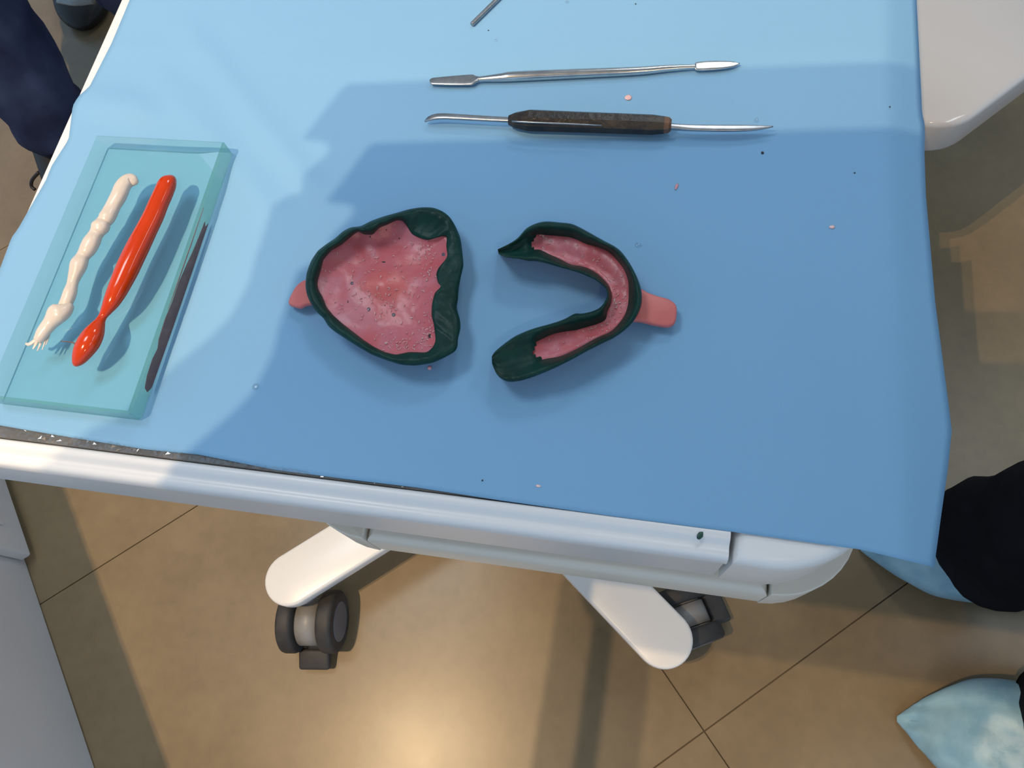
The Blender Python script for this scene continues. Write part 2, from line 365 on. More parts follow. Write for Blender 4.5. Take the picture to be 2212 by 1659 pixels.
for lb, (x, y), hx, hy in (('square cool white ceiling light above the jeans wearer', (PANEL[0], PANEL[1]), .31, .31), ('added long cool ceiling strip for the red paste highlight', (1.55, 0.40), .18, 1.19), ('added square cool ceiling light for the spatula blade reflection', (0.25, 2.10), .31, .31)):
    pl = empty('ceiling_panel', (x, y, 2.70), lb, 'lamp', 'ceiling light panels')
    box('frame', (x - hx, y - hy, 2.70), (x + hx, y + hy, 2.72), M_WHITE, pl, 0.004)
    box('diffuser', (x - hx + .025, y - hy + .025, 2.694), (x + hx - .025, y + hy - .025, 2.70), M_PANEL, pl, 0.002)

# ------------------------------------------------------------------ dental cart
ZT = 0.7520; ZP = 0.7525
XL, XR = -0.3265, 0.111
YF, YB = 0.0665, 0.63
cart = empty('dental_cart', (-0.18, 0.262, 0.0), 'white wheeled dental cart with a blue sheet on its top', 'cart')
# top body under the tray
top = prism('table_top', [(XL, 0.072), (XL, YB)] + [(0.044, YB), (0.044, 0.072)][0:2], 0.712, 0.7515, M_WHITE, cart, 0.0045, 4)
prism('top_mat', [(XL + 0.017, 0.0672), (0.0435, 0.0672), (0.0435, YB - 0.01), (XL + 0.017, YB - 0.01)], 0.745, ZT - 0.0003, M_MAT, cart, 0.0002, 1)
# front rail: profile swept along x
prof = [(0.0672, 0.742), (0.0670, 0.7508), (0.0662, 0.7522), (0.0648, 0.7526), (0.0630, 0.7521), (0.0616, 0.7508), (0.0606, 0.7500), (0.0594, 0.7499),
        (0.0582, 0.7502), (0.0568, 0.7499), (0.0556, 0.7488), (0.0549, 0.7468), (0.0547, 0.7445), (0.0550, 0.7420), (0.0558, 0.7405), (0.0562, 0.7390), (0.0562, 0.7030), (0.0580, 0.7000), (0.0672, 0.7000)]
def sweep(name, prof, xs, mat, parent):
    vs = []; fs = []; m = len(prof)
    for x in xs:
        for (y, z) in prof: vs.append((x, y, z))
    for i in range(len(xs) - 1):
        for j in range(m):
            fs.append((i * m + j, i * m + (j + 1) % m, (i + 1) * m + (j + 1) % m, (i + 1) * m + j))
    fs.append(tuple(range(m))); fs.append(tuple((len(xs) - 1) * m + j for j in range(m)))
    o = mk(name, vs, fs, mat, parent); auto_sharp(o, 50); return o
pr2 = smooth_list(prof[1:16], 3)
rail = sweep('front_rail', [prof[0]] + pr2 + prof[16:], [-0.3255, -0.2, -0.08, 0.0425], M_RAIL, cart)
# right corner border
cor = [(0.0445, 0.0546), (0.059, 0.0543)] + arc(0.058, 0.0993, 0.045, -88, 0, 14) + [(0.103, YB), (0.0445, YB)]
cb = prism('corner_border', cor, 0.700, ZT - 0.0008, M_WHITE, cart, 0.0060, 5)
# underside apron
prism('apron', arc(-0.245, 0.142, 0.062, 180, 270, 8) + arc(0.035, 0.140, 0.06, 270, 360, 8) + [(0.095, YB - 0.03), (-0.307, YB - 0.03)], 0.690, 0.714, M_WHITE, cart, 0.004, 2)
# drawer front in three pieces
YD = 0.0560
prism('drawer_corner', arc(-0.1335, YD + 0.045, 0.045, 180, 269, 10) + [(-0.1330, YD), (-0.1330, 0.14), (-0.1785, 0.14)], 0.632, 0.668, M_DRAWER, cart, 0.0065, 4)
prism('drawer_front', [(-0.1322, YD), (0.0735, YD), (0.0735, 0.14), (-0.1322, 0.14)], 0.632, 0.668, M_DRAWER, cart, 0.0065, 4)
prism('drawer_corner', [(0.0742, 0.14), (0.0742, YD)] + arc(0.0745, YD + 0.040, 0.040, 271, 360, 10) + [(0.1145, 0.14)], 0.632, 0.668, M_DRAWER, cart, 0.0065, 4)
box('drawer_body', (-0.174, 0.139, 0.642), (0.107, 0.56, 0.69), M_DRAWER, cart, 0.004)
# column and star base
HUB = Vector((-0.18, 0.262, 0))
cyl('column', (HUB.x, HUB.y, 0.09), (HUB.x, HUB.y, 0.692), 0.036, 0.036, M_WHITE, cart, 40)
cyl('base_hub', (HUB.x, HUB.y, 0.088), (HUB.x, HUB.y, 0.135), 0.085, 0.07, M_WHITE, cart, 48, 0.006)
tipL = P(626, 1250, 0.115); tipR = P(1434, 1379, 0.115)
tips = [tipL, tipR, Vector((2 * HUB.x - tipL.x, 2 * HUB.y - tipL.y, 0.115)), Vector((2 * HUB.x - tipR.x, 2 * HUB.y - tipR.y, 0.115))]
for t in tips:
    d = Vector((t.x - HUB.x, t.y - HUB.y, 0)); L = d.length; a = math.atan2(d.y, d.x)
    Mx = Matrix.Translation((HUB.x, HUB.y, 0)) @ Matrix.Rotation(a, 4, 'Z')
    wd = 0.0335
    prism('leg', [(0.02, -wd), (L, -wd)] + arc(L, 0, wd, -85, 85, 18) + [(L, wd), (0.02, wd)], 0.094, 0.115, M_WHITE, cart, 0.004, 3, Mx)

def caster(cx, cy, axis_deg, pedal_dir, stem):
    c = empty('caster', (cx, cy, 0.0))
    c.parent = cart; c.location = (cx - cart.location.x, cy - cart.location.y, 0)
    bpy.context.view_layer.update()
    ax = Vector((math.cos(math.radians(axis_deg)), math.sin(math.radians(axis_deg)), 0)); fw = Vector((-ax.y, ax.x, 0))
    R0 = 0.0405
    for s in (-1, 1):
        cc = Vector((cx, cy, R0)) + ax * (0.0265 * s)
        h = 0.0105
        pf = [(-h, 0.024), (-h, R0 - 0.004), (-h + 0.002, R0 - 0.001), (-h + 0.005, R0), (h - 0.005, R0), (h - 0.002, R0 - 0.001), (h, R0 - 0.004), (h, 0.026), (h - 0.001, 0.0245)]
        lathe_wheel('wheel', cc, ax, pf, M_TYRE, c)
        cyl('hub_cap', cc + ax * (s * (h - 0.003)), cc + ax * (s * (h + 0.001)), 0.0265, 0.0255, M_CAP, c, 36, 0.0008)
        cyl('inner_disc', cc - ax * (s * (h - 0.002)), cc - ax * (s * (h + 0.0015)), 0.0268, 0.0268, M_FORK, c, 36)
    # fork body between wheels, curved hood
    vs = []; fs = []
    N = 14
    for i in range(N + 1):
        t = math.radians(-35 + 200 * i / N)
        r = 0.031
        p = Vector((cx, cy, R0)) + fw * (-math.cos(t) * r) + Vector((0, 0, math.sin(t) * r))
        q = Vector((cx, cy, R0)) + fw * (-math.cos(t) * 0.012) + Vector((0, 0, math.sin(t) * 0.012))
        for s in (-1, 1): vs.append(p + ax * (s * 0.0135))
        for s in (-1, 1): vs.append(q + ax * (s * 0.0135))
    for i in range(N):
        a = i * 4; b = a + 4
        fs += [(a, a + 1, b + 1, b), (a + 2, b + 2, b + 3, a + 3), (a, b, b + 2, a + 2), (a + 1, a + 3, b + 3, b + 1)]
    fs += [(0, 2, 3, 1), (N * 4, N * 4 + 1, N * 4 + 3, N * 4 + 2)]
    mk('fork', vs, fs, M_FORK, c)
    sx, sy = stem
    cyl('swivel', (sx, sy, 0.070), (sx, sy, 0.0945), 0.021, 0.024, M_FORK, c, 32, 0.003)
    # brake pedal
    pc = Vector((cx, cy, 0.018)) + fw * (pedal_dir * 0.046)
    up = Vector((0, 0, 1))
    Mp = Matrix(((ax.x, fw.x, 0, pc.x), (ax.y, fw.y, 0, pc.y), (0, 0, 1, pc.z), (0, 0, 0, 1))) @ Matrix.Rotation(math.radians(18 * -pedal_dir), 4, 'X')
    box('brake_pedal', (-0.021, -0.0135, -0.005), (0.021, 0.0135, 0.006), M_TYRE, c, 0.004, 3, Mp)
    a0 = Vector((cx, cy, R0 - 0.012)) + fw * (pedal_dir * 0.015)
    loft('pedal_arm', [(*a0, 0.008, 0.005), (*(pc - fw * (pedal_dir * 0.008)), 0.010, 0.005)], M_TYRE, c, 12, 1, 4)
    return c
wl = P(676, 1342, 0.0405)
caster(wl.x, wl.y, 8, -1, (tipL.x + 0.004, tipL.y - 0.006))
wr = P(1476, 1336, 0.0405)
caster(wr.x, wr.y, -62, 1, (tipR.x + 0.006, tipR.y))
for t in tips[2:]:
    caster(t.x + 0.01, t.y + 0.02, 30, 1, (t.x, t.y))

# crumpled cling film along the front of the top ------------------------------
vs = []; fs = []
NX, NY = 260, 14
for j in range(NY + 1):
    for i in range(NX + 1):
        x = -0.308 + 0.330 * i / NX; y = 0.0674 + 0.016 * j / NY
        n = abs(noise.noise(Vector((x * 210, y * 330, 1.3)))) + 0.6 * abs(noise.noise(Vector((x * 520, y * 600, 7))))
        amp = 0.0028 * max(0.0, min(1.0, (0.0724 - 0.0225 * (x + 0.2874) - y) / 0.0006))
        vs.append((x + random.uniform(-.0006, .0006), y + (random.uniform(-.0006, .0006) if 0 < j < NY else 0), ZT - 0.0002 + amp * (n + random.uniform(0, 0.22)) * (0.4 if j == 0 else 1)))
for j in range(NY):
    for i in range(NX):
        a = j * (NX + 1) + i
        fs += [(a, a + 1, a + NX + 2), (a, a + NX + 2, a + NX + 1)]
film = mk('cling_film', vs, fs, M_FILM, None, smooth=False)
tag(film, 'crinkled clear plastic film peeking out between the blue sheet and the white front rail', 'plastic film')

# ------------------------------------------------------------------ blue sheet
Lp = [(330, -110), (280, 0), (241, 93), (193, 187), (169, 208), (157, 229), (148, 301), (111, 359), (99, 389), (39, 494), (25, 513), (0, 580), (-60, 720), (-112, 908)]
Rp = [(1974, -110), (1980, 0), (1985, 100), (1990, 200), (1992, 245), (1998, 270), (1997, 330), (2000, 420), (2020, 650), (2050, 880), (2056, 930), (2048, 1010), (2035, 1100), (2018, 1225)]
Bp = [(-112, 908), (0, 919), (100, 936), (203, 953), (316, 971), (429, 982), (500, 996), (590, 1014), (750, 1035), (900, 1053), (1075, 1080), (1330, 1116), (1570, 1147), (1860, 1187), (2018, 1225)]
def interp(pl, t, key, val):
    if t <= pl[0][key]: return pl[0][val]
    for a, b in zip(pl, pl[1:]):
        if t <= b[key]:
            return a[val] + (b[val] - a[val]) * (t - a[key]) / (b[key] - a[key])
    return pl[-1][val]
def paper_z(x, y, px, py):
    z = ZP
    def ridge(ax, ay, bx, by, wd, h):
        d = Vector((bx - ax, by - ay)); L = d.length; d /= L
        r = Vector((px - ax, py - ay)); s = r.dot(d); t = abs(r.x * d.y - r.y * d.x)
        f = max(0, min(1, s / 60 + 0.5)) * max(0, min(1, (L - s) / 60 + 0.5))
        return h * math.exp(-(t / wd) ** 2) * f
    z += ridge(400, 60, 690, 420, 30, 0.0018) + ridge(330, 150, 600, 470, 34, 0.0013)
    z += ridge(170, 212, 330, 235, 34, 0.0032) + ridge(240, 100, 420, 112, 20, 0.0008) + ridge(640, 140, 1900, 100, 26, 0.0004)
    over = x - 0.1045
    if over > 0: z -= (over * over / (over + 0.006)) * (0.58 + 0.14 * math.sin(py / 170))
    return z
NU, NV = 130, 100
vs = []; fs = []
for j in range(NV + 1):
    v = j / NV
    ly = -110 + (908 + 110) * v; ry = -110 + (1225 + 110) * v
    lx = interp(Lp, ly, 1, 0); rx = interp(Rp, ry, 1, 0)
    for i in range(NU + 1):
        u = i / NU
        px = lx + (rx - lx) * u; py = ly + (ry - ly) * u
        bx = -112 + (2018 + 112) * u; by = interp(Bp, bx, 0, 1) - (908 + (1225 - 908) * u)
        py += by * v ** 6
        q = P(px, py, ZP); z = paper_z(q.x, q.y, px, py); q = P(px, py, z)
        vs.append(q)
nn = len(vs)
for j in range(NV):
    for i in range(NU):
        a = j * (NU + 1) + i; fs.append((a, a + NU + 1, a + NU + 2, a + 1))
sheet = mk('paper_sheet', vs, fs, M_PAPER, None, fixn=False)
so = sheet.modifiers.new('thickness', 'SOLIDIFY'); so.thickness = 0.00025; so.offset = -1
tag(sheet, 'large light blue paper sheet spread over the cart top', 'paper sheet')

# ------------------------------------------------------------------ glass slab and paste strips
SX0, SX1 = -0.2925, -0.2185; SY0, SY1 = 0.0826, 0.2316; SZ0, SZ1 = ZP + 0.0003, ZP + 0.0105
slab = empty('glass_slab', ((SX0 + SX1) / 2, (SY0 + SY1) / 2, SZ0), 'thick clear glass mixing slab with greenish edges lying on the blue sheet', 'glass slab')
ch = 0.0012
def slab_mesh():
    bm = bmesh.new(); bmesh.ops.create_cube(bm, size=1)
    lo = (SX0, SY0, SZ0); hi = (SX1, SY1, SZ1)
    for v in bm.verts: v.co = Vector([lo[i] + (v.co[i] + .5) * (hi[i] - lo[i]) for i in range(3)])
    bmesh.ops.bevel(bm, geom=list(bm.edges), offset=ch, segments=1, profile=0.5, affect='EDGES')
    bmesh.ops.recalc_face_normals(bm, faces=bm.faces)
    return bm
bm = slab_mesh(); me = bpy.data.meshes.new('glass_body'); 
for f in bm.faces: f.material_index = 0 if abs(f.normal.z) > 0.95 else 1
bm.to_mesh(me); bm.free()
o = link('glass_body', me, M_GLASS, slab, False); me.materials.append(M_GEDGE)
# brown smear along the right side face, plus its reflection line
def smear(name, pts, x):
    bm = bmesh.new()
    f = [bm.verts.new((x, y, z)) for y, z in pts]; g = [bm.verts.new((x + 0.00025, y, z)) for y, z in pts]
    n = len(pts); bm.faces.new(f[::-1]); bm.faces.new(g)
    for i in range(n): bm.faces.new((f[i], f[(i + 1) % n], g[(i + 1) % n], g[i]))
    bmesh.ops.recalc_face_normals(bm, faces=bm.faces)
    me = bpy.data.meshes.new(name); bm.to_mesh(me); bm.free(); o = link(name, me, M_BROWN, slab, False); o['label'] = 'dried brown paste smear and its modelled reflection line'; return o
zz = lambda t: SZ0 + 0.0012 + t * (SZ1 - SZ0 - 0.0024)
smear('smear_and_reflection', [(0.0985, zz(.05)), (0.0955, zz(.3)), (0.0965, zz(.62)), (0.102, zz(.8)), (0.110, zz(.84)), (0.116, zz(.7)), (0.120, zz(.88)), (0.130, zz(.95)), (0.139, zz(.84)),
                       (0.150, zz(.86)), (0.160, zz(.72)), (0.170, zz(.55)), (0.180, zz(.46)), (0.1865, zz(.42)), (0.1845, zz(.22)), (0.1875, zz(.04)), (0.16, zz(.0)), (0.13, zz(.0))], SX1)
smear('smear_and_reflection', [(0.135, zz(.97)), (0.150, zz(.99)), (0.170, zz(.99)), (0.192, zz(.985)), (0.170, zz(.93)), (0.150, zz(.93))], SX1)  # reflection line under the top edge, modelled as a brown strip

CS = 560 / 1327.0
def strip(name, pts, mat, parent, flat=0.8, n=20, rough=0.0, seed=0, zb=None):
    zb = SZ1 if zb is None else zb
    st = []
    for x, y, hw in pts:
        h = hw * CS * 0.000188
        q = P(x * CS, 260 + y * CS, zb + h * flat * 0.92)
        st.append((q.x, q.y, q.z, h, h * flat))
    return loft(name, st, mat, parent, n, 5, 2.15, rough, seed)
pw = empty('cream_paste_strip', P(160, 560, SZ1), 'lumpy cream paste strip with a frayed end on the glass slab', 'paste')
strip('paste_body', [(702, 318, 14), (690, 312, 34), (662, 306, 44), (630, 335, 50), (603, 395, 50), (575, 445, 46), (548, 495, 53), (530, 520, 46), (512, 548, 56), (494, 580, 44), (470, 620, 53), (448, 660, 51), (425, 695, 41), (404, 735, 52), (388, 785, 42), (370, 835, 34), (355, 890, 40), (335, 935, 38), (310, 970, 30)], M_CREAM, pw, 0.78, 20, 0.0003, 3)
strip('paste_end', [(352, 945, 20), (340, 958, 44), (318, 975, 60), (292, 992, 64), (262, 1030, 50), (238, 1062, 44), (212, 1098, 38), (190, 1125, 30)], M_CREAM, pw, 0.72, 20, 0.0004, 5)
for a in ([(215, 1090, 14), (180, 1125, 13), (150, 1145, 12), (132, 1142, 7)], [(205, 1100, 14), (185, 1140, 11), (168, 1170, 5)], [(225, 1090, 12), (208, 1140, 9), (190, 1180, 3)], [(235, 1070, 12), (235, 1120, 8), (215, 1175, 3)], [(250, 1060, 10), (252, 1100, 6), (236, 1150, 2.5)]):
    strip('paste_thread', a, M_CREAM, pw, 0.6, 10, 0.0002, 9)
pr = empty('red_paste_strip', P(280, 560, SZ1), 'glossy orange-red paste strip with a pinched waist on the glass slab', 'paste')
strip('paste_body', [(878, 296, 18), (870, 305, 42), (856, 325, 56), (835, 375, 59), (812, 425, 60), (785, 490, 62), (750, 560, 64), (712, 635, 68), (680, 700, 69), (650, 765, 68), (622, 825, 63), (596, 880, 57), (570, 930, 48), (545, 972, 34), (527, 1002, 25), (514, 1025, 29), (500, 1052, 42), (480, 1090, 58), (455, 1135, 64), (428, 1178, 58), (405, 1218, 44), (390, 1240, 28), (384, 1250, 8)], M_RED, pr, 0.82, 24, 0.0)
strip('paste_thread', [(385, 1145, 5), (365, 1135, 3.5), (340, 1133, 3), (312, 1130, 2.5)], M_BROWN, pr, 1.0, 8)

# ------------------------------------------------------------------ upper impression tray (left)
T1 = 440 / 1780.0
def t1(x, y): return (600 + x * T1, 420 + y * T1)
OUT1 = [(240, 800), (250, 690), (290, 580), (350, 490), (430, 430), (500, 385), (570, 320), (640, 285), (720, 280), (830, 225), (930, 190), (1040, 160), (1140, 130), (1250, 112), (1350, 112), (1430, 140), (1500, 190), (1550, 270), (1590, 360), (1605, 430), (1615, 520), (1625, 620), (1600, 720), (1580, 830), (1575, 920), (1560, 990), (1590, 1080), (1600, 1160), (1580, 1240), (1568, 1295), (1578, 1330), (1550, 1375), (1450, 1430), (1350, 1475), (1200, 1497), (1080, 1490), (950, 1450), (820, 1400), (700, 1330), (600, 1265), (500, 1200), (440, 1150), (400, 1080), (350, 1040), (290, 960), (255, 880)]
IN1 = [(345, 770), (380, 650), (400, 570), (470, 490), (560, 440), (640, 370), (710, 320), (740, 350), (830, 355), (890, 290), (960, 265), (1040, 225), (1090, 230), (1130, 280), (1170, 350), (1240, 385), (1310, 405), (1400, 375), (1480, 355), (1470, 450), (1485, 540), (1450, 590), (1400, 640), (1380, 700), (1400, 780), (1430, 800), (1370, 860), (1345, 960), (1340, 1060), (1360, 1120), (1370, 1200), (1380, 1280), (1350, 1340), (1300, 1380), (1150, 1375), (1030, 1400), (930, 1375), (840, 1330), (750, 1270), (660, 1200), (570, 1130), (490, 1060), (430, 990), (390, 890), (355, 830)]
CX1, CY1 = 930, 800
def ray_r(poly, th):
    dx, dy = math.cos(th), math.sin(th); best = 0
    for (ax, ay), (bx, by) in zip(poly, poly[1:] + poly[:1]):
        ex, ey = bx - ax, by - ay; den = dx * ey - dy * ex
        if abs(den) < 1e-9: continue
        t = ((ax - CX1) * ey - (ay - CY1) * ex) / den; s = ((ax - CX1) * dy - (ay - CY1) * dx) / den
        if -1e-6 <= s <= 1 + 1e-6 and t > best: best = t
    return best
NA = 220
TH = [2 * math.pi * i / NA for i in range(NA)]
RO = [ray_r(OUT1, t) for t in TH]; RI = [ray_r(IN1, t) for t in TH]
def smooth_ring(r, it):
    for _ in range(it): r = [(r[i - 1] + 2 * r[i] + r[(i + 1) % len(r)]) / 4 for i in range(len(r))]
    return r
RO = smooth_ring(RO, 2); RI = smooth_ring(RI, 1); RIs = smooth_ring(RI, 25)
ut = empty('upper_impression_tray', P(835, 612, ZP), 'rounded pink dental tray with dark green wax border and full palate floor', 'dental tray')
def back(th): return max(0.0, math.cos(th)) ** 3           # 1 towards the posterior edge
def zcrest(th): return 0.0165 - 0.0045 * back(th) - 0.0015 * max(0, math.sin(th)) + 0.0018 * max(0, -math.sin(th + 0.6))
def zfloor(x, y, rho):
    z = 0.0068 + 0.0050 * rho ** 3
    z += 0.0035 * math.exp(-(((x - 900) / 190) ** 2 + ((y - 770) / 130) ** 2))
    z -= 0.0018 * math.exp(-(((x - 820) / 420) ** 2 + ((y - 1180) / 110) ** 2))
    z -= 0.0018 * math.exp(-(((x - 1000) / 400) ** 2 + ((y - 400) / 90) ** 2))
    z += 0.0003 * noise.noise(Vector((x / 110, y / 110, 0)))
    return z
# pink shell: floor + hull
vs = []; fs = []
NR = 26
vs.append(P(*t1(CX1, CY1), ZP + zfloor(CX1, CY1, 0)))
for k in range(1, NR + 1):
    for i, th in enumerate(TH):
        f = k / NR; r = f * (RI[i] * 0.3 + min(RIs[i], RO[i] * 0.95) * 0.7) * 1.05
        r = min(r, RO[i] * 0.95)
        x = CX1 + r * math.cos(th); y = CY1 + r * math.sin(th)
        vs.append(P(*t1(x, y), ZP + zfloor(x, y, f)))
hull = [(0.955, lambda th: zcrest(th) - 0.0055), (0.93, lambda th: zcrest(th) - 0.008), (0.88, lambda th: 0.0035), (0.82, lambda th: 0.0009), (0.74, lambda th: 0.00015), (0.4, lambda th: 0.00015)]
for fr, zf in hull:
    for i, th in enumerate(TH):
        r = RO[i] * fr; vs.append(P(*t1(CX1 + r * math.cos(th), CY1 + r * math.sin(th)), ZP + zf(th)))
vs.append(P(*t1(CX1, CY1), ZP + 0.00015))
for i in range(NA): fs.append((0, 1 + i, 1 + (i + 1) % NA))
rows = NR + len(hull)
for k in range(rows - 1):
    for i in range(NA):
        a = 1 + k * NA + i; b = 1 + k * NA + (i + 1) % NA; fs.append((a, a + NA, b + NA, b))
e = len(vs) - 1
for i in range(NA): fs.append((1 + (rows - 1) * NA + i, e, 1 + (rows - 1) * NA + (i + 1) % NA))
shell = mk('tray_shell', vs, fs, M_PINK_U, ut)
# green border
vs = []; fs = []
prof_t = [0.0, 0.04, 0.14, 0.28, 0.44, 0.6, 0.74, 0.86, 0.95, 1.0]
m = len(prof_t) + 3
seams = [math.atan2(1080 - CY1, 400 - CX1), math.atan2(285 - CY1, 1560 - CX1), math.atan2(300 - CY1, 640 - CX1), math.atan2(1330 - CY1, 1578 - CX1)]
for i, th in enumerate(TH):
    ri, ro = RI[i], RO[i]; zc = zcrest(th); wd = ro - ri
    seam = min(abs((th - s + math.pi) % (2 * math.pi) - math.pi) for s in seams)
    dz = -0.0007 * math.exp(-(seam / 0.03) ** 2)
    c0, s0 = math.cos(th), math.sin(th)
    zi = zfloor(CX1 + ri * c0, CY1 + ri * s0, min(1, ri / max(RIs[i], 1)))
    wide = min(1, max(0, (wd - 110) / 140))
    ring = []
    for t in prof_t:
        r = ri + wd * t
        round_ = zi + 0.0012 + (zc - zi - 0.0012) * math.sin(min(1, t / 0.55) * math.pi / 2) - 0.0028 * max(0, (t - 0.6) / 0.4) ** 2
        flat = zi + 0.0010 + (zc - zi - 0.0010) * (t / 0.85) ** 1.7 if t < 0.85 else zc - 0.0016 * ((t - 0.85) / 0.15) ** 2
        z = round_ * (1 - wide) + flat * wide + dz
        if t == 0.0: z = zi - 0.0008
        x = CX1 + r * c0; y = CY1 + r * s0
        z += 0.0005 * noise.noise(Vector((x / 45, y / 45, 3))) * min(1, t * 5)
        ring.append(P(*t1(x, y), ZP + z))
    for fr, zo in ((1.0, -0.0042), (0.975, -0.0062), (0.945, -0.0066)):
        r = ro * fr; ring.append(P(*t1(CX1 + r * c0, CY1 + r * s0), ZP + zc + zo))
    vs += ring
for i in range(NA):
    for j in range(m - 1):
        a = i * m + j; b = ((i + 1) % NA) * m + j; fs.append((a, a + 1, b + 1, b))
    a = i * m; b = ((i + 1) % NA) * m
    fs.append((a + m - 1, a, b, b + m - 1))
gb = mk('wax_border', vs, fs, M_GREEN, ut); gb['label'] = 'dark green wax border'
def px_patch(name, pts, T, zt, zb, mat, parent, bev, z2=None):
    """outline in crop pixels -> extruded solid; zt(x,y) upper height"""
    bm = bmesh.new()
    a = [bm.verts.new(P(*T(x, y), ZP + zt(x, y))) for x, y in pts]
    b = []
    for v, (x, y) in zip(a, pts):
        b.append(bm.verts.new((v.co.x, v.co.y, v.co.z - zb)))
    n = len(a); ft = bm.faces.new(a); fb = bm.faces.new(b[::-1])
    for i in range(n): bm.faces.new((a[i], b[i], b[(i + 1) % n], a[(i + 1) % n]))
    bmesh.ops.recalc_face_normals(bm, faces=bm.faces)
    es = [e for e in bm.edges if ft in e.link_faces or fb in e.link_faces]
    bmesh.ops.bevel(bm, geom=es, offset=bev, segments=3, profile=0.5, affect='EDGES', clamp_overlap=True)
    me = bpy.data.meshes.new(name); bm.to_mesh(me); bm.free()
    o = link(name, me, mat, parent, True); auto_sharp(o, 50); return o
px_patch('handle', smooth_list([(330, 700), (240, 738), (190, 765), (145, 812), (108, 880), (90, 930), (98, 958), (140, 972), (190, 980), (245, 955), (360, 930)], 3), t1,
         lambda x, y: 0.0048 + 0.0030 * max(0, min(1, (x - 90) / 200)), 0.0030, M_SALMON, ut, 0.001)
# parts of the floor: salmon palate patch and grey bubbles
def floor_disc(name, cx, cy, rx, ry, lift, mat, parent, T, zf, n=20, wob=0.0):
    vs = [P(*T(cx, cy), ZP + zf(cx, cy) + lift)]; fs = []
    for k, (fr, l) in enumerate(((0.5, lift * 0.9), (0.85, lift * 0.6), (1.0, -0.0003))):
        for i in range(n):
            t = 2 * math.pi * i / n; q = 1 + wob * noise.noise(Vector((math.cos(t) * 1.5, math.sin(t) * 1.5, cx)))
            x = cx + rx * fr * q * math.cos(t); y = cy + ry * fr * q * math.sin(t)
            vs.append(P(*T(x, y), ZP + zf(x, y) + l))
    for i in range(n): fs.append((0, 1 + i, 1 + (i + 1) % n))
    for k in range(2):
        for i in range(n):
            a = 1 + k * n + i; b = 1 + k * n + (i + 1) % n; fs.append((a, a + n, b + n, b))
    return mk(name, vs, fs, mat, parent)
def zf1(x, y):
    th = math.atan2(y - CY1, x - CX1) % (2 * math.pi); i = int(th / (2 * math.pi) * NA) % NA
    r = math.hypot(x - CX1, y - CY1)
    R_ = min((RI[i] * 0.3 + min(RIs[i], RO[i] * 0.95) * 0.7) * 1.05, RO[i] * 0.95)
    return zfloor(x, y, min(1, r / R_))
M_BUB = noise_mat('grey_bubble', (0.10, 0.085, 0.11), (0.16, 0.13, 0.16), 300, 0.3)
for x, y, r in ((795, 1002, 17), (1012, 1052, 18), (648, 776, 15), (1448, 525, 18)):
    floor_disc('air_bubble', x, y, r, r, 0.00025, M_BUB, ut, t1, zf1, 14)
for x, y, a, b in ((925, 590, 20, 6), (1326, 1235, 12, 22), (613, 938, 4, 14), (1062, 385, 7, 7), (950, 310, 4, 9), (808, 370, 6, 9)):
    floor_disc('dark_fleck', x, y, a, b, 0.0002, M_FLAKED, ut, t1, zf1, 10)

def shavings(name, spots, T, zf, parent, mat):
    """tiny curled shavings, too small to pick apart"""
    vs = []; fs = []
    for (x, y) in spots:
        L = random.uniform(0.0006, 0.0017); wdt = random.uniform(0.00009, 0.0002); a = random.uniform(0, 6.28); c = random.uniform(-1.5, 1.5)
        p = P(*T(x, y), ZP + zf(x, y) + 0.0002); base = len(vs); n = 5
        for i in range(n):
            t = i / (n - 1); aa = a + c * t
            q = p + Vector((math.cos(aa), math.sin(aa), 0)) * (L * t) + Vector((0, 0, 0.0006 * math.sin(t * 3.1)))
            s = Vector((-math.sin(aa), math.cos(aa), 0)) * wdt
            vs += [q + s, q - s, q + Vector((0, 0, -wdt * 1.6))]
        for i in range(n - 1):
            b = base + i * 3
            fs += [(b, b + 1, b + 4, b + 3), (b + 1, b + 2, b + 5, b + 4), (b + 2, b, b + 3, b + 5)]
    o = mk(name, vs, fs, mat, parent); o['kind'] = 'stuff'; return o
sp = []
for _ in range(150):
    th = random.uniform(0, 6.28); i = int(th / 6.2832 * NA) % NA; f = random.uniform(0.1, 0.97)
    sp.append((CX1 + RI[i] * f * math.cos(th), CY1 + RI[i] * f * math.sin(th)))
for _ in range(90):
    y = random.uniform(380, 1370); sp.append((random.gauss(1320, 55), y))
for _ in range(60):
    sp.append((random.gauss(1080, 150), random.gauss(1290, 40)))
sp = [(x, y) for x, y in sp if math.hypot(x - CX1, y - CY1) < RI[int((math.atan2(y - CY1, x - CX1) % 6.28318) / 6.28319 * NA) % NA] * 0.985]
shavings('acrylic_shavings', sp, t1, zf1, ut, M_SHAVE)

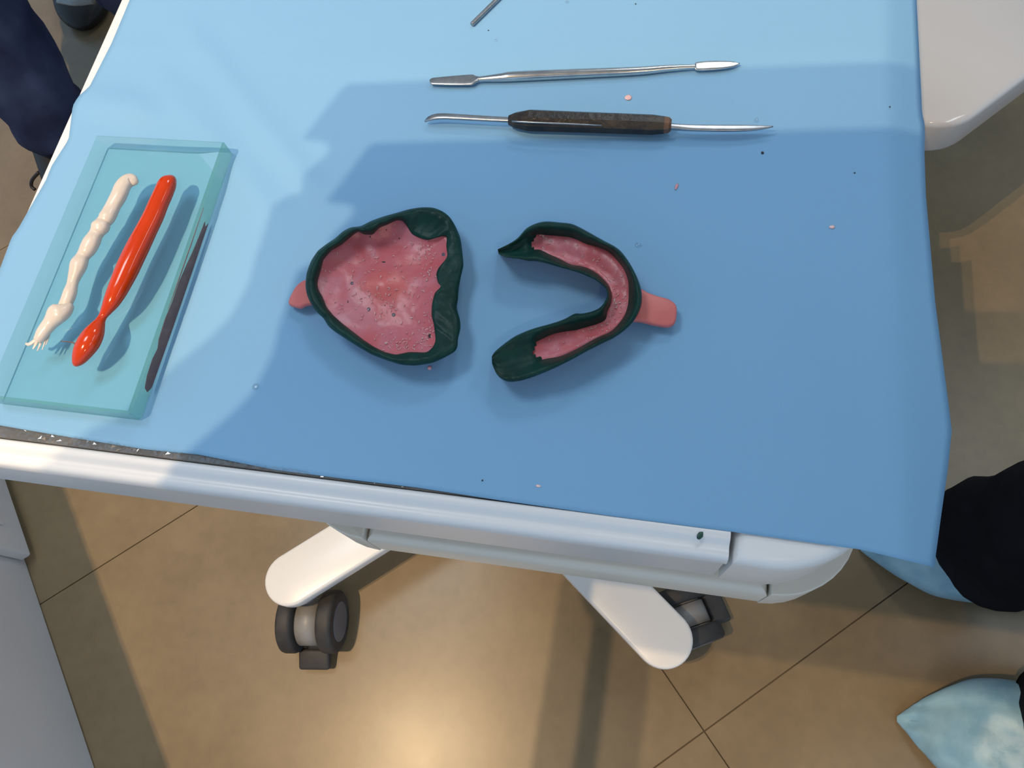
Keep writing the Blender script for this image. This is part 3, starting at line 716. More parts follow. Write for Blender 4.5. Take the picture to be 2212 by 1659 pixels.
# ------------------------------------------------------------------ lower impression tray (right)
T2 = 460 / 1861.0
def t2(x, y): return (1040 + x * T2, 440 + y * T2)
ST = [((142, 398), None, None, (150, 440)), ((235, 352), None, None, (225, 472)), ((315, 300), None, None, (320, 482)), ((390, 218), None, None, (405, 500)),
      ((470, 175), (497, 268), (500, 400), (485, 504)), ((560, 155), (570, 275), (590, 440), (580, 525)), ((680, 163), (680, 283), (690, 485), (680, 555)), ((800, 180), (790, 298), (780, 530), (780, 582)),
      ((930, 245), (900, 345), (870, 545), (860, 607)), ((1060, 318), (1010, 378), (950, 572), (930, 637)), ((1190, 390), (1110, 420), (1020, 617), (990, 664)), ((1270, 480), (1185, 495), (1075, 668), (1040, 700)),
      ((1330, 580), (1245, 575), (1116, 722), (1080, 735)), ((1375, 680), (1280, 670), (1136, 780), (1095, 770)), ((1402, 790), (1287, 770), (1138, 830), (1097, 805)), ((1395, 900), (1280, 880), (1128, 885), (1083, 845)),
      ((1345, 1005), (1250, 975), (1100, 940), (1057, 885)), ((1270, 1090), (1190, 1060), (1085, 1010), (1012, 922)), ((1170, 1165), (1120, 1122), (1020, 1048), (940, 948)), ((1060, 1220), (1020, 1165), (930, 1075), (872, 960)),
      ((930, 1285), (920, 1220), (830, 1104), (812, 962)), ((800, 1358), (800, 1285), (720, 1118), (720, 1010)), ((680, 1418), (680, 1335), (610, 1145), (600, 1050)), ((580, 1463), (555, 1357), (515, 1190), (490, 1080)),
      ((450, 1515), None, None, (400, 1110)), ((330, 1550), None, None, (290, 1160)), ((220, 1553), None, None, (190, 1230)), ((140, 1500), None, None, (120, 1290)), ((93, 1400), None, None, (90, 1335))]
rows_ = []
for i, (O, A, B, I) in enumerate(ST):
    pad = A is None
    if pad:
        A = (O[0] + .3 * (I[0] - O[0]), O[1] + .3 * (I[1] - O[1])); B = (O[0] + .7 * (I[0] - O[0]), O[1] + .7 * (I[1] - O[1]))
    zc = 0.0165; zi_ = 0.0160; zfl = 0.0085
    if pad:
        e_ = i if i < 10 else len(ST) - 1 - i
        zfl = (0.0150, 0.0138, 0.0128, 0.0125, 0.0118)[min(e_, 4)] if i < 10 else (0.0128, 0.0120, 0.0117, 0.0115, 0.0108)[min(e_, 4)]
        zc = (0.0158, 0.0162, 0.0168, 0.0170)[min(e_, 3)] if i < 10 else (0.0130, 0.0132, 0.0138, 0.0146)[min(e_, 3)]
        zi_ = zc
    rows_.append((*O, *A, *B, *I, zc, zfl, zi_, 1.0 if pad else 0.0))
rows_ = smooth_list(rows_, 5)
lt = empty('lower_impression_tray', P(1250, 650, ZP), 'horseshoe-shaped pink dental tray with dark green wax borders along both edges', 'dental tray')
gv = []; gf = []; pv = []; pf = []
def mixp(a, b, t): return (a[0] + (b[0] - a[0]) * t, a[1] + (b[1] - a[1]) * t)
GC = 24; PC = 9
for ri_, r in enumerate(rows_):
    O = r[0:2]; A = r[2:4]; B = r[4:6]; I = r[6:8]; zc, zf_, zi_, pad = r[8], r[9], r[10], min(1, max(0, r[11]))
    C = mixp(A, B, 0.5)
    jit = 0.0006 * noise.noise(Vector((ri_ * 0.35, 1, 0))); jit2 = 0.0007 * noise.noise(Vector((ri_ * 0.42, 5, 0)))
    ws = [(mixp(O, C, .12), zc - .0075), (mixp(O, C, .03), zc - .0055), (O, zc - .0030), (mixp(O, A, .10), zc - .0009 + jit), (mixp(O, A, .26), zc + jit), (mixp(O, A, .45), zc - .0012 + jit), (mixp(O, A, .68), zc * .55 + zf_ * .45), (mixp(O, A, .88), zf_ + .0016 * (1 - pad) + .0004), (A, zf_ + .0004)]
    wf = [(mixp(A, B, t), zf_ + .0004 * pad - 0.0010 * math.sin(t * math.pi) - (0.0003 if pad < .5 else 0)) for t in (.2, .4, .6, .8)]
    we = [(B, zf_ + .0004), (mixp(I, B, .85), zf_ + .0016 * (1 - pad) + .0004), (mixp(I, B, .62), zi_ * .6 + zf_ * .4), (mixp(I, B, .40), zi_ - .0010 + jit2), (mixp(I, B, .22), zi_ + jit2), (mixp(I, B, .08), zi_ - .0009 + jit2), (I, zi_ - .0030), (mixp(I, C, .03), zi_ - .0065), (mixp(I, C, .14), zi_ - .0085)]
    row = ws + wf + we
    for (x, y), z in row: gv.append(P(*t2(x, y), ZP + z))
    assert len(row) == 22
    # pink shell cross-section: floor then hull
    zf_ -= 0.0022 * max(0, pad - 0.5) * 2 * 0.8 + 0.0006 * min(1, pad * 3)
    fl_ = [(mixp(O, A, .8), zf_ - .0006)] + [(mixp(A, B, t), zf_ + .0003 - 0.0010 * math.sin(t * math.pi) + 0.0004 * noise.noise(Vector((ri_ * .3, t * 4, 2)))) for t in (0, .2, .4, .6, .8, 1)] + [(mixp(I, B, .8), zf_ - .0006)]
    hl = [(mixp(I, C, .10), zi_ - .0075), (mixp(I, C, .22), .0030), (mixp(I, C, .5), .0002), (mixp(O, C, .5), .0002), (mixp(O, C, .22), .0030), (mixp(O, C, .10), zc - .0065)]
    for (x, y), z in fl_ + hl: pv.append(P(*t2(x, y), ZP + z))
PCN = 14; GN = 22; NRW = len(rows_)
for i in range(NRW - 1):
    padrow = (rows_[i][11] + rows_[i + 1][11]) / 2 > 0.45
    for j in range(GN - 1):
        if 8 <= j <= 12:
            thr = (0.25, 0.45, 0.72, 0.55, 0.30)[j - 8] if i < NRW / 2 else (0.20, 0.62, 0.80, 0.66, 0.35)[j - 8]
            if (rows_[i][11] + rows_[i + 1][11]) / 2 <= thr: continue
        a = i * GN + j; gf.append((a, a + 1, a + GN + 1, a + GN))
    for j in range(PCN):
        a = i * PCN + j; b = i * PCN + (j + 1) % PCN; pf.append((a, b, b + PCN, a + PCN))
gf.append(tuple(range(GN))); gf.append(tuple((NRW - 1) * GN + j for j in range(GN))[::-1])
pf.append(tuple(range(PCN))[::-1]); pf.append(tuple((NRW - 1) * PCN + j for j in range(PCN)))
mk('tray_shell', pv, pf, M_PINK, lt)
gb = mk('wax_border', gv, gf, M_GREEN, lt); gb['label'] = 'dark green wax border'
px_patch('handle', smooth_list([(1330, 735), (1405, 742), (1450, 768), (1540, 800), (1630, 825), (1685, 860), (1708, 900), (1706, 980), (1690, 1035), (1650, 1060), (1600, 1062), (1500, 1045), (1400, 1020), (1310, 1010)], 3), t2,
         lambda x, y: 0.0075 - 0.0012 * max(0, min(1, (x - 1330) / 370)), 0.0032, M_SALMON, lt, 0.0012)
sp = []
for _ in range(170):
    r = rows_[random.randint(22, len(rows_) - 30)]; t = random.choice((random.uniform(0.02, .98), random.gauss(0.9, .08), random.gauss(.1, .08)))
    x, y = mixp(r[2:4], r[4:6], min(.98, max(.02, t))); sp.append((x, y))
sp += [(random.gauss(555, 20), random.gauss(290, 22)) for _ in range(16)] + [(random.gauss(1170, 25), random.gauss(870, 40)) for _ in range(22)]
shavings('acrylic_shavings', sp, t2, lambda x, y: 0.0078, lt, M_SHAVE)

# ------------------------------------------------------------------ instruments
U = 0.000193
def inst(px, py, z, hw, hh):
    hw *= 1.16; q = P(px, py, ZP + z); return (q.x, q.y, q.z, hw * U, hh)
sp_ = empty('metal_spatula', P(1260, 158, ZP), 'slim shiny steel spatula with two flat blades on the blue sheet', 'spatula')
loft('blade', [inst(928.5, 176.5, .0022, 3, .0003), inst(931, 176, .0022, 8, .0004), inst(940, 175.5, .0022, 10.5, .0005), inst(975, 174.5, .0022, 13.5, .0006), inst(1012, 173, .0022, 15.5, .0006), inst(1022, 172.5, .0022, 14.5, .0007), inst(1028, 172, .0022, 9, .0009), inst(1034, 171.5, .0022, 6.5, .0011)], M_STEELD, sp_, 16, 3, 4)
loft('shaft', [inst(1030, 171.5, .0022, 6, .0011), inst(1050, 170, .0022, 7, .0013), inst(1085, 167.5, .0022, 10, .0019), inst(1115, 165, .0023, 11.5, .0022), inst(1250, 159, .0023, 10.5, .0021), inst(1374, 153.5, .0022, 9.2, .0018), inst(1440, 148, .0021, 7.5, .0015), inst(1490, 145, .0021, 5.5, .0011), inst(1502, 144, .0021, 5.5, .0010)], M_STEEL, sp_, 12, 4, 2.3)
loft('blade', [inst(1500, 144, .0021, 5.5, .0010), inst(1503, 144, .0021, 10, .0007), inst(1508, 143.5, .0021, 12, .0006), inst(1530, 142, .0021, 13, .0006), inst(1560, 140.5, .0021, 11.5, .0005), inst(1582, 139, .0021, 8, .0004), inst(1598, 137.5, .0021, 1, .0003)], M_STEEL, sp_, 16, 3, 4)

cv = empty('wax_carver', P(1280, 265, ZP), 'dental wax carver with a faceted dark wooden handle and curved steel blades', 'carver')
hz = 0.0052
loft('handle', [inst(1099, 259, hz, 11, .0022), inst(1112, 259.5, hz, 18, .0034), inst(1143, 260, hz, 24.5, .0050), inst(1230, 263, hz, 23.5, .0049), inst(1330, 266.5, hz, 23, .0048), inst(1410, 269.5, hz, 22.5, .0046), inst(1435, 270, hz, 19.5, .0040)], M_EBONY, cv, 8, 1, 2.0, 0.00012, 1, sharp=12)
we_ = loft('worn_end', [inst(1434, 270, hz, 19.6, .0041), inst(1445, 270.3, hz, 17.5, .0036), inst(1450, 270.5, hz, 13, .0026)], M_WOOD, cv, 8, 1, 2.0, sharp=12); we_['label'] = 'worn brown handle end'
loft('tang', [inst(1106, 262, hz + .0034, 1.6, .0004), inst(1140, 264, hz + .0046, 1.6, .0004), inst(1215, 267, hz + .0046, 1.6, .0004), inst(1300, 271, hz + .0043, 1.0, .0003)], M_STEELD, cv, 8, 2, 4)
loft('blade', [inst(1106, 259.5, hz, 6, .0009), inst(1060, 257, hz, 6.5, .0008), inst(1000, 253.5, hz, 7, .0008), inst(960, 251.5, hz, 7.5, .0008), inst(940, 252.5, hz - .0004, 7.5, .0007), inst(926, 257, hz - .0014, 6, .0006), inst(918, 262.5, hz - .0028, 2, .0004)], M_STEELD, cv, 12, 4, 4)
loft('blade', [inst(1444, 273.5, hz, 6, .0012), inst(1475, 275.5, hz, 7, .0010), inst(1500, 276.5, hz, 7.5, .0008), inst(1560, 277.5, hz - .0002, 8, .0008), inst(1610, 277, hz - .0004, 7.5, .0007), inst(1645, 275.5, hz - .0006, 5, .0005), inst(1670, 273.5, hz - .0008, 1, .0003)], M_STEELD, cv, 12, 4, 4)
rod = empty('metal_probe', P(1020, 50, ZP), 'thin round metal rod end lying near the steel spatula', 'instrument')
a = P(1019, 53, ZP + .0013); b = P(1079, -6, ZP + .0013); d = (b - a).normalized()
cyl('rod', a, a + d * 0.09, 0.00125, 0.00125, M_STEELD, rod, 20, 0.0003)
cyl('grip', a + d * 0.088, a + d * 0.16, 0.0013, 0.0013, M_STEEL, rod, 20, 0.0003)

# ------------------------------------------------------------------ crumbs and drops on the sheet
def crumb(name, px, py, r, mat, label, cat, flat=0.45, stretch=1.0, rot=0.0, z0=None, group=None, rough=0.35):
    bm = bmesh.new(); bmesh.ops.create_icosphere(bm, subdivisions=2, radius=1)
    rr = r * U
    q = P(px, py, ZP if z0 is None else z0)
    for v in bm.verts:
        k = 1 + rough * noise.noise(v.co * 1.9 + Vector((px, py, 0)))
        c = Vector((v.co.x * rr * stretch * k, v.co.y * rr * k, (v.co.z * k * flat) * rr))
        c.rotate(Matrix.Rotation(rot, 3, 'Z')); v.co = c
    zmin = min(v.co.z for v in bm.verts)
    for v in bm.verts: v.co += q + Vector((0, 0, -zmin))
    me = bpy.data.meshes.new(name); bm.to_mesh(me); bm.free()
    return tag(link(name, me, mat, None, True), label, cat, group)
crumb('acrylic_flake', 1357, 211, 9, M_SHAVE, 'pale pink flake lying between the steel spatula and the wax carver', 'flake', 0.15)
crumb('acrylic_flake', 1461, 404, 4, M_FLAKEP, 'small upright pink sliver below the wax carver handle', 'flake', 0.4, 2.4, 1.4)
crumb('acrylic_flake', 1797, 491, 5, M_SHAVE, 'tiny pale pink chip alone near the drooping right edge of the sheet', 'flake', 0.3, 1.3)
crumb('acrylic_flake', 929, 796, 5, M_FLAKEP, 'pink crumb beside the lower rim of the full palate tray', 'flake', 0.8)
crumb('dark_speck', 1647, 331, 3.5, M_FLAKED, 'dark speck below the pointed carver blade tip', 'speck', 0.5)
crumb('water_drop', 553, 836, 9, M_DROP, 'clear drop between the glass slab and the full palate tray', 'drop', 0.25, rough=0.05)
crumb('water_drop', 1225, 5, 6, M_DROP, 'small clear drop above the steel spatula', 'drop', 0.3, rough=0.08)
crumb('water_drop', 1072, 88, 5, M_DROP, 'small clear drop near the tip of the metal rod', 'drop', 0.3, rough=0.08)
crumb('clear_sliver', 1379, 530, 7, M_DROP, 'clear sliver beside the outer rim of the horseshoe tray', 'flake', 0.2, 1.3)
crumb('clear_sliver', 1163, 1050, 3, M_SHAVE, 'thin pale sliver near the front edge of the blue sheet', 'flake', 0.25, 1.8)
crumb('clear_sliver', 1634, 261, 5, M_DROP, 'small clear sliver touching the pointed carver blade', 'flake', 0.4, 1.6, 1.4)
crumb('wax_crumb', 1512, 1157, 6, M_FLAKEG, 'green wax crumb on the white front rail', 'crumb', 0.3, 1.6, 1.2, z0=0.7524)
for x, y, t in ((1846, 374, 'in the open area right of the carver tip'), (1042, 1038, 'close to the front edge of the sheet'), (1373, 9, 'far above the pointed blade of the steel spatula'),
                (1055, 66, 'beside the end of the metal rod'), (1922, 231, 'on the bend where the sheet starts to droop')):
    crumb('dark_speck', x, y, 2, M_FLAKED, 'tiny dark speck ' + t, 'speck', 0.5)

# ------------------------------------------------------------------ cabinet at the lower left
c0 = P(60, 1221, 0.0); c1 = P(207, 1659, 0.0)
ed = (c1 - c0).normalized(); nrm = Vector((-ed.y, ed.x, 0))
if nrm.dot(Vector((1, 1, 0))) < 0: nrm = -nrm
Mc = Matrix(((ed.x, nrm.x, 0, c0.x), (ed.y, nrm.y, 0, c0.y), (0, 0, 1, 0), (0, 0, 0, 1)))
cab = empty('white_cabinet', c0 + ed * 0.1 - nrm * 0.2, 'white floor-standing cabinet with a framed door beside the cart', 'cabinet')
box('body', (-0.55, -0.55, 0.0), (0.75, 0.0, 0.80), M_CAB, cab, 0.004, 2, Mc)
dr = box('door', (-0.52, 0.0006, 0.012), (-0.004, 0.017, 0.78), M_CAB, cab, 0.004, 3, Mc)
box('door_panel', (-0.46, 0.0165, 0.055), (-0.045, 0.022, 0.74), M_CAB, dr, 0.003, 2, Mc)

# white unit top at the upper right
ZU = 0.42
k0 = P(2032, 305, ZU)
ka = (P(2212, 205, ZU) - P(2078, 306, ZU)).normalized(); kb = Vector((-ka.y, ka.x, 0))
Mu = Matrix(((ka.x, kb.x, 0, k0.x), (ka.y, kb.y, 0, k0.y), (0, 0, 1, 0), (0, 0, 0, 1)))
unit = empty('dental_unit', k0 + ka * 0.3 + kb * 0.3 - Vector((0, 0, ZU)), 'white unit with a glossy rounded top beyond the right edge of the blue sheet', 'cabinet')
rr_ = 0.05
rp = arc(rr_, rr_, rr_, 180, 270, 10) + arc(0.6 - rr_, rr_, rr_, 270, 360, 10) + arc(0.6 - rr_, 0.5 - rr_, rr_, 0, 90, 10) + arc(rr_, 0.5 - rr_, rr_, 90, 180, 10)
prism('unit_top', rp, ZU - 0.045, ZU, M_PLATE, unit, 0.007, 4, Mu)
uc = Mu @ Vector((0.33, 0.30, 0))
cyl('unit_column', (uc.x, uc.y, 0.02), (uc.x, uc.y, ZU - 0.044), 0.05, 0.05, M_CAB, unit)
cyl('unit_foot', (uc.x, uc.y, 0.0), (uc.x, uc.y, 0.03), 0.16, 0.15, M_CAB, unit, 40, 0.006)

# ------------------------------------------------------------------ added table and folder above the cart (unseen; shaped to shade the sheet)
ZI = 1.45
def shade_pt(px, py, spot, z=ZI, zl=2.66):
    s = P(px, py, ZP); A = Vector((spot[0], spot[1], zl)); t = (zl - z) / (zl - ZP)
    return A + (s - A) * t
sp0 = SPOTS[0]
edge = [shade_pt(x, y, sp0) for x, y in ((2250, 132), (690, 190), (690, 310), (655, 380), (640, 445), (585, 450), (545, 560), (530, 617), (490, 690), (444, 735), (358, 805), (250, 900))]
ov = empty('shade_table', (-0.44, -1.0, 0.0), 'added overhead table on an arm, shaped to shade the blue sheet', 'table')
poly = [(p.x, p.y) for p in edge[3:] if p.y > -0.15]
yb_ = -0.158
poly = [(edge[3].x + 0.05, edge[2].y), (edge[3].x + 0.008, edge[2].y)] + poly + [(poly[-1][0] - 0.002, yb_), (0.22, yb_), (0.25, yb_ + 0.03), (0.25, edge[2].y)]
prism('shade_top', poly, ZI, ZI + 0.02, M_CAB, ov, 0.003, 2)
loft('arm', [(-0.43, -0.135, ZI + 0.045, 0.016, 0.02), (-0.44, -0.5, ZI + 0.045, 0.016, 0.02), (-0.44, -1.0, ZI + 0.045, 0.016, 0.02)], M_WHITE, ov, 12, 3, 2.5)  # added arm, placed to cast a dark band on the floor
cyl('arm_joint', (-0.43, -0.135, ZI + 0.015), (-0.43, -0.135, ZI + 0.07), 0.02, 0.02, M_WHITE, ov)
cyl('column', (-0.44, -1.0, 0.02), (-0.44, -1.0, ZI + 0.07), 0.03, 0.03, M_WHITE, ov)
cyl('foot', (-0.44, -1.0, 0.0), (-0.44, -1.0, 0.03), 0.2, 0.19, M_WHITE, ov, 40, 0.006)
fo = edge
ZFo = ZI + 0.0202
fsh = lambda a, b: (shade_pt(a, b, sp0, ZFo).x, shade_pt(a, b, sp0, ZFo).y)
fpoly = [fsh(2300, 128), fsh(738, 190), fsh(650, 302), fsh(700, 308), fsh(760, 420), fsh(2300, 420)]  # added blocker outline, traced back from the stepped shadow corner
old_ = [(edge[0].x, edge[0].y), (edge[1].x + 0.012, edge[1].y), (shade_pt(650, 304, sp0).x, shade_pt(650, 304, sp0).y), (edge[3].x + 0.02, shade_pt(700, 306, sp0).y), (edge[3].x + 0.10, edge[3].y - 0.05), (edge[0].x, edge[0].y - 0.1)]
fd = prism('shade_folder', fpoly, ZI + 0.0202, ZI + 0.026, M_SCRUB, None, 0.0008, 1)
tag(fd, 'added pale board on the overhead table, shaped for the stepped shadow', 'folder')

# ------------------------------------------------------------------ people
def skin_body(name, verts, edges, radii, mat, parent, root):
    me = bpy.data.meshes.new(name); me.from_pydata(verts, edges, [])
    o = link(name, me, mat, parent, False)
    md = o.modifiers.new('skin', 'SKIN')
    if not me.skin_vertices: me.skin_vertices.new()
    for i, r in enumerate(radii):
        sv = me.skin_vertices[0].data[i]; sv.radius = (r, r) if not isinstance(r, tuple) else r; sv.use_root = (i == root)
    md.use_smooth_shade = True
    ss = o.modifiers.new('sub', 'SUBSURF'); ss.levels = 1; ss.render_levels = 2
    return o

def upper_body(root, pel, face, label_mat, hair=True):
    """torso, head and arms as one continuous mesh standing on the pelvis point; face = unit direction the person looks"""
    f = Vector((face[0], face[1], 0)).normalized(); s = Vector((f.y, -f.x, 0)); Z = Vector((0, 0, 1)); p = Vector(pel)
    V = []; E = []; R = []
    def add(pt, r, par=None):
        V.append(pt); R.append(r); i = len(V) - 1
        if par is not None: E.append((par, i))
        return i
    a = add(p, (0.13, 0.10)); b = add(p + Z * 0.18, (0.12, 0.09), a); c = add(p + Z * 0.40, (0.14, 0.10), b); n = add(p + Z * 0.52, (0.055, 0.055), c)
    h0 = add(p + Z * 0.59 + f * 0.015, 0.055, n); h1 = add(p + Z * 0.68 + f * 0.025, (0.075, 0.09), h0); h2 = add(p + Z * 0.76 + f * 0.015, (0.06, 0.07), h1)
    for sd in (-1, 1):
        sh = add(p + Z * 0.44 + s * (0.19 * sd), 0.055, c); el = add(p + Z * 0.16 + s * (0.24 * sd) - f * 0.02, 0.042, sh)
        wr_ = add(p + Z * -0.04 + s * (0.22 * sd) + f * 0.10, 0.028, el); pm = add(p + Z * -0.11 + s * (0.215 * sd) + f * 0.13, (0.035, 0.02), wr_)
        for k, (off, ln) in enumerate(((-0.027, .06), (-0.009, .072), (0.009, .068), (0.027, .052))):
            k1 = add(V[pm] + f * (off + 0.02) * 0.6 + s * (off * .5) - Z * 0.045, 0.009, pm); add(V[k1] - Z * ln * .6 - s * (sd * 0.012) + f * 0.008, 0.008, k1)
        t1_ = add(V[pm] + f * 0.04 - Z * 0.01, 0.010, pm); add(V[t1_] + f * 0.012 - Z * 0.035, 0.009, t1_)
    o = skin_body('body', V, E, R, label_mat, root, 0)
    hd = p + Z * 0.70 + f * 0.02
    # head details
    fcm = M_SKIN
    vs = []; fs = []
    n1, n2 = 18, 14
    for i in range(n2 + 1):
        ph = math.pi * i / n2
        for j in range(n1):
            t = 2 * math.pi * j / n1
            q = s * (math.sin(ph) * math.cos(t) * 0.079) + f * (math.sin(ph) * math.sin(t) * 0.098) + Z * (math.cos(ph) * 0.118)
            if q.dot(f) > 0 and q.z < -0.03: q -= s * (q.dot(s) * 0.25)
            if q.dot(f) > 0.08 and -0.045 < q.z < 0.01 and abs(q.dot(s)) < 0.02: q += f * 0.02
            vs.append(hd + q)
    for i in range(n2):
        for j in range(n1): fs.append((i * n1 + j, i * n1 + (j + 1) % n1, (i + 1) * n1 + (j + 1) % n1, (i + 1) * n1 + j))
    mk('head', vs, fs, M_SKIN, root)
    hv = [hd + (v - hd) * 1.09 for v in vs]
    hfs = [q for q in fs if sum((hv[k] - hd).z for k in q) / 4 > 0.035 or sum((hv[k] - hd).dot(f) for k in q) / 4 < -0.02]
    mk('hair', hv, hfs, M_HAIR, root)
    for sd in (-1, 1):
        cyl('eye', hd + f * 0.088 + s * (0.03 * sd), hd + f * 0.094 + s * (0.03 * sd), 0.012, 0.006, M_FLAKED, root, 12)
        loft('ear', [(*(hd + s * (0.078 * sd) + Z * 0.02), 0.012, 0.006), (*(hd + s * (0.086 * sd) - Z * 0.02), 0.014, 0.007), (*(hd + s * (0.08 * sd) - Z * 0.035), 0.006, 0.004)], M_SKIN, root, 10, 2)
    loft('mouth', [(*(hd + f * 0.086 - s * 0.022 - Z * 0.055), 0.004, 0.004), (*(hd + f * 0.092 - Z * 0.056), 0.006, 0.005), (*(hd + f * 0.086 + s * 0.022 - Z * 0.055), 0.004, 0.004)], M_FLAKEP, root, 8, 2)

def leg_tube(name, pts, mat, parent, seed, rough=0.006):
    st = smooth_list([(*p, r, r2) for p, r, r2 in pts], 5); n = 26; vs = []; fs = []
    for i, s in enumerate(st):
        c = Vector(s[:3]); d = Vector(st[min(i + 1, len(st) - 1)][:3]) - Vector(st[max(i - 1, 0)][:3]); d.normalize()
        a = Vector((1, 0, 0)) - d * d.x; a.normalize(); b = d.cross(a)
        for j in range(n):
            t = 2 * math.pi * j / n
            q = c + a * (math.cos(t) * s[3]) + b * (math.sin(t) * s[4])
            q += (q - c).normalized() * (noise.noise(Vector((q.x * 14 + seed, q.y * 14, q.z * 22))) * rough * 1.6)
            vs.append(q)
    m = len(st)
    for i in range(m - 1):
        for j in range(n): fs.append((i * n + j, i * n + (j + 1) % n, (i + 1) * n + (j + 1) % n, (i + 1) * n + j))
    fs.append(tuple(range(n))[::-1]); fs.append(tuple((m - 1) * n + j for j in range(n)))
    return mk(name, vs, fs, mat, parent)

def foot(name, toe, heel, wd, ht, mat, parent, pointy=0.0, rough=0.0, zb=0.0):
    """shoe shaped loft from heel to toe on the floor"""
    toe = Vector(toe); heel = Vector(heel); d = toe - heel
    prof = [(0.0, .45, .55), (.04, .72, .8), (.15, .86, 1.0), (.35, .82, .95), (.52, .9, .78), (.7, 1.0, .58), (.85, .88, .44), (.95, .6, .34), (1.0, .25, .2)]
    if pointy: prof = [(0.0, .5, .6), (.05, .8, .9), (.2, .98, 1.0), (.4, 1.0, .95), (.6, .98, .78), (.74, .88, .58), (.86, .58, .36), (.95, .25, .16), (1.0, .05, .05)]
    st = []
    for t, w_, h_ in smooth_list(prof, 8 if rough else 3):
        c = heel + d * t; hh = max(0.002, ht * h_ / 2); st.append((c.x, c.y, zb + hh, max(0.002, wd * w_), hh))
    o = loft(name, st, mat, parent, 44 if rough else 20, 1, 2.6)
    if rough:
        for v in o.data.vertices:
            k = noise.noise(v.co * 20) * rough + (0.35 - abs(noise.noise(Vector((v.co.x * 22, v.co.y * 75, v.co.z * 20))))) * rough * 1.1
            v.co += Vector((0, 0, 1)) * (k * min(1, max(0, v.co.z) * 40)) + v.normal * 0.0
    zmin = min(v.co.z for v in o.data.vertices)
    for v in o.data.vertices: v.co.z -= zmin - zb
    return o

# person at the right: black trousers, blue shoe covers
rpn = empty('person', (0.50, 0.15, 0.0), 'person in black trousers and light blue shoe covers standing at the right of the cart', 'person')
ta = P(1868, 1180, 0.02); tb = P(1943, 1553, 0.012)
ha = ta + Vector((0.275, 0.018, 0)); hb = tb + Vector((0.27, -0.02, 0))
ta.z = ha.z = tb.z = hb.z = 0
foot('shoe_cover', ta, ha, 0.066, 0.115, M_COVER, rpn, 1, 0.006)
foot('shoe_cover', tb, hb, 0.070, 0.115, M_COVER, rpn, 1, 0.012)
for tt, hh_ in ((ta, ha), (tb, hb)):
    dd = hh_ - tt
    loft('seam', [(*(tt + dd * f + Vector((0, 0, z))), w_, 0.003) for f, z, w_ in ((.01, .006, .002), (.07, .018, .003), (.15, .042, .004), (.27, .068, .004), (.42, .091, .005), (.55, .108, .005))], M_COVER, rpn, 8, 3)
k1 = P(2076, 1162, 0.10)
leg_tube('trouser_leg', [(k1 + Vector((0.035, 0.0, -0.045)), .058, .062), (k1 + Vector((0.04, 0.0, -0.01)), .070, .074), (k1 + Vector((0.055, 0.0, 0.05)), .070, .074), (k1 + Vector((0.085, 0.010, 0.16)), .072, .076), (k1 + Vector((0.09, 0.01, 0.40)), .078, .08), (k1 + Vector((0.12, -0.01, 0.60)), .085, .085), (k1 + Vector((0.15, -0.04, 0.78)), .095, .09)], M_BLACKCLOTH, rpn, 3, 0.010)
k2 = Vector((tb.x + 0.158, tb.y + 0.020, 0.10))
leg_tube('trouser_leg', [(k2 + Vector((0, 0, -0.035)), .062, .066), (k2 + Vector((0.005, 0.0, 0.02)), .072, .076), (k2 + Vector((0.015, 0.01, 0.16)), .070, .074), (k2 + Vector((0.01, 0.01, 0.40)), .076, .078), (k2 + Vector((0.02, 0.02, 0.62)), .084, .085), (k2 + Vector((0.02, 0.03, 0.78)), .095, .09)], M_BLACKCLOTH, rpn, 8, 0.008)
pel = (k1 + k2) / 2 + Vector((0.09, 0, 0.84))
leg_tube('trouser_seat', [(pel + Vector((0, 0, -0.12)), .13, .17), (pel + Vector((0, 0, -0.02)), .14, .185), (pel + Vector((0, 0, 0.10)), .13, .17)], M_BLACKCLOTH, rpn, 2)
upper_body(rpn, pel + Vector((0, 0, 0.06)), (-1, 0, 0), M_SCRUB)

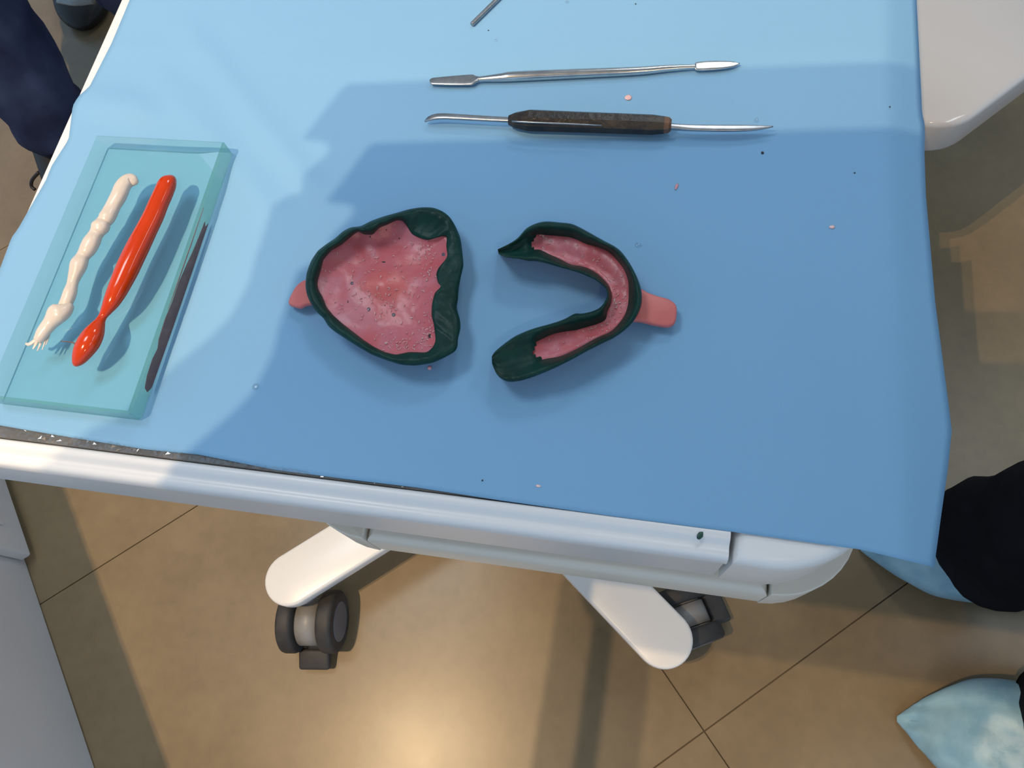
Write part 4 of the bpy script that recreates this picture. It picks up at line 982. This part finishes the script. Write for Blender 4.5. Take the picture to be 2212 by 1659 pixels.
# person at the left: jeans and dark shoes
lpn = empty('person', (-1.10, 0.90, 0.0), 'person in blue jeans and black shoes standing behind the left of the cart', 'person')
an = P(120, 268, 0.11)
leg_tube('jeans_leg', [(an + Vector((0.0, 0.0, -0.015)), .056, .060), (an + Vector((-0.005, 0.01, 0.03)), .062, .068), (an + Vector((-0.02, 0.05, 0.13)), .066, .072), (an + Vector((-0.045, 0.10, 0.27)), .070, .078), (an + Vector((-0.07, 0.14, 0.42)), .074, .08), (an + Vector((-0.08, 0.17, 0.58)), .08, .085), (an + Vector((-0.09, 0.19, 0.74)), .09, .095)], M_JEANS, lpn, 4, 0.010)
an2 = P(246, -8, 0.11)
leg_tube('jeans_leg', [(an2 + Vector((0.02, 0.02, -0.02)), .055, .058), (an2 + Vector((0.02, 0.02, 0.03)), .06, .065), (an2 + Vector((-0.02, 0.03, 0.18)), .064, .07), (an2 + Vector((-0.06, 0.03, 0.4)), .07, .076), (an2 + Vector((-0.10, 0.02, 0.58)), .08, .085), (an2 + Vector((-0.13, 0.0, 0.74)), .09, .095)], M_JEANS, lpn, 6, 0.008)
pl_ = (an + an2) / 2 + Vector((-0.10, 0.08, 0.76))
leg_tube('jeans_seat', [(pl_ + Vector((0, 0, -0.12)), .15, .20), (pl_ + Vector((0, 0, -0.02)), .16, .21), (pl_ + Vector((0, 0, 0.10)), .145, .18)], M_JEANS, lpn, 2)
upper_body(lpn, pl_ + Vector((0, 0, 0.06)), (1, -0.4, 0), M_BLACKCLOTH)
def fl_pt(x, y):
    q = P(x, y, 0.04); return Vector((q.x, q.y, 0))
foot('shoe', fl_pt(180, 505), fl_pt(118, 262), 0.046, 0.10, M_SHOE, lpn)
loft('lace', [(*P(84, 372, 0.06), .003, .003), (*P(70, 388, 0.05), .003, .003), (*P(68, 402, 0.04), .003, .003), (*P(76, 410, 0.035), .003, .003)], M_SHOE, lpn, 8, 4)
foot('shoe', fl_pt(163, 36), fl_pt(178, -140), 0.056, 0.10, M_SHOE, lpn)
tr_ = loft('shoe_trim', [(*P(128, -2, 0.085), .010, .004), (*P(165, 4, 0.088), .010, .004), (*P(204, 0, 0.085), .010, .004)], M_SOLE, lpn, 10, 4); tr_['label'] = 'silver grey trim'
